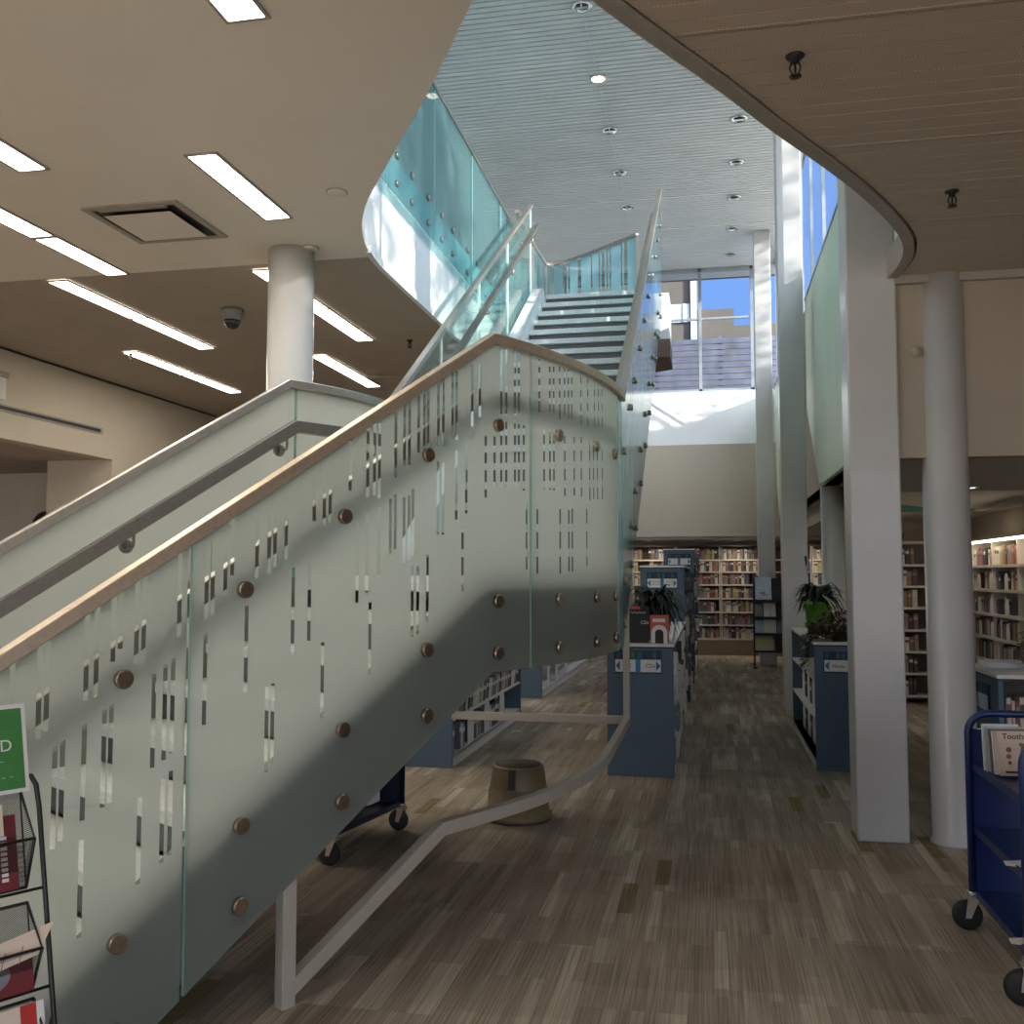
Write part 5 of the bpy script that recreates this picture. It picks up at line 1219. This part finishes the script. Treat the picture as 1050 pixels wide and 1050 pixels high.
def tree(x, y, h, r, n, seed, label):
    t = thing('street_tree', label, 'tree', (x,y,-0.1), 0, 'trees outside'); q = random.Random(seed)
    m = MB(); m.tube([(x,y,-0.1),(x+0.1,y,h*0.4),(x,y+0.1,h*0.8)], [0.16,0.12,0.05], 8)
    for k in range(14):
        a = q.uniform(0,2*PI); z0 = h*q.uniform(0.35,0.75); m.tube([(x,y,z0),(x+r*0.4*math.cos(a),y+r*0.4*math.sin(a),z0+0.5),(x+r*0.85*math.cos(a),y+r*0.85*math.sin(a),z0+1.0)], [0.05,0.03,0.01], 5)
    m.build('trunk', 'bark', t)
    m = MB()
    cl = [(q.gauss(0,r*0.5), q.gauss(0,r*0.5), h*0.72+q.gauss(0,h*0.17)) for _ in range(46)]
    for k in range(n):
        cx_, cy_, cz_ = q.choice(cl); cx_ = max(-2.3, min(2.3, cx_)); cy_ = max(-2.3, min(2.3, cy_)); p_ = Vector((x+cx_+q.gauss(0,0.28), y+cy_+q.gauss(0,0.28), cz_+q.gauss(0,0.22)))
        if p_.z < 1.5: continue
        arching_leaf(m, p_, q.uniform(0,2*PI), q.uniform(0.12,0.22), q.uniform(-0.05,0.08), 0.04, q.uniform(0.04,0.07), 2)
    o = m.build('crown', 'treeleaf', t); return t
# sun direction (travels -x, +y, down)
SUN = Vector((-1.0, 0.5, -0.42)).normalized()
tree(11.0, 1.4, 13.5, 2.5, 5200, 1, 'leafy tree outside the clerestory, nearer one')
tree(11.0, 7.3, 13.5, 2.5, 5200, 2, 'tree outside the clerestory, farther one')
tree(11.0, 13.5, 13.5, 2.4, 5000, 3, 'tree outside the clerestory by the back corner')
sd = bpy.data.lights.new('sun', 'SUN'); sd.energy = 6.0; sd.angle = math.radians(0.6); sd.color = (1.0, 0.93, 0.82)
so_ = bpy.data.objects.new('sun', sd); COL.objects.link(so_); so_.rotation_euler = SUN.to_track_quat('-Z', 'Y').to_euler()

wd = bpy.data.worlds.new('sky'); S.world = wd; wd.use_nodes = True; nt = wd.node_tree; nt.nodes.clear()
N = nt.nodes.new; L = nt.links.new
tc = N('ShaderNodeTexCoord')
dp = N('ShaderNodeVectorMath'); dp.operation = 'DOT_PRODUCT'; L(tc.outputs['Generated'], dp.inputs[0]); dp.inputs[1].default_value = tuple(-SUN)
gr = N('ShaderNodeMapRange'); gr.inputs['From Min'].default_value = -0.15; gr.inputs['From Max'].default_value = 0.9; L(dp.outputs['Value'], gr.inputs['Value'])
r = N('ShaderNodeValToRGB'); r.color_ramp.elements[0].color = rgba((0.13, 0.25, 0.56)); r.color_ramp.elements[1].color = rgba((2.6, 2.85, 3.25)); r.color_ramp.elements[1].position = 1.0
e = r.color_ramp.elements.new(0.54); e.color = rgba((0.20, 0.24, 0.31)); L(gr.outputs[0], r.inputs['Fac'])
nz = N('ShaderNodeTexNoise'); nz.inputs['Scale'].default_value = 3.0; nz.inputs['Detail'].default_value = 6; L(tc.outputs['Generated'], nz.inputs['Vector'])
cr = N('ShaderNodeValToRGB'); cr.color_ramp.elements[0].position = 0.56; cr.color_ramp.elements[0].color = (0,0,0,1); cr.color_ramp.elements[1].position = 0.72; cr.color_ramp.elements[1].color = (0.7,0.7,0.7,1); L(nz.outputs['Fac'], cr.inputs['Fac'])
mx = N('ShaderNodeMixRGB'); L(cr.outputs['Color'], mx.inputs[0]); L(r.outputs['Color'], mx.inputs[1]); mx.inputs[2].default_value = rgba((0.55, 0.58, 0.63))
sp = N('ShaderNodeSeparateXYZ'); L(tc.outputs['Generated'], sp.inputs[0])
lo = N('ShaderNodeMapRange'); lo.inputs['From Min'].default_value = 0.0; lo.inputs['From Max'].default_value = -0.06; L(sp.outputs['Z'], lo.inputs['Value'])
m2 = N('ShaderNodeMixRGB'); L(lo.outputs[0], m2.inputs[0]); L(mx.outputs[0], m2.inputs[1]); m2.inputs[2].default_value = rgba((0.95, 0.84, 0.72))   # warm glow below the horizon, added to light the ceilings
bg = N('ShaderNodeBackground'); L(m2.outputs[0], bg.inputs['Color']); bg.inputs['Strength'].default_value = 1.0
wo = N('ShaderNodeOutputWorld'); L(bg.outputs[0], wo.inputs['Surface'])

cd_ = bpy.data.cameras.new('camera'); cam = bpy.data.objects.new('camera', cd_); COL.objects.link(cam)
cam.location = (0, 0, 1.6); cam.rotation_euler = (PI/2+math.atan(65/1000), 0, math.radians(11.45))
cd_.sensor_width = 36; cd_.lens = 36*1000/1050; cd_.clip_start = 0.05; cd_.clip_end = 300
S.camera = cam
S.view_settings.view_transform = 'Standard'; S.view_settings.look = 'None'; S.view_settings.gamma = 1.0; S.view_settings.use_curve_mapping = False
S.view_settings.exposure = 0.9
S.cycles.use_denoising = True
S.cycles.max_bounces = 10; S.cycles.diffuse_bounces = 5; S.cycles.glossy_bounces = 4; S.cycles.transmission_bounces = 6; S.cycles.transparent_max_bounces = 24
S.cycles.sample_clamp_indirect = 6.0; S.cycles.caustics_reflective = False; S.cycles.caustics_refractive = False
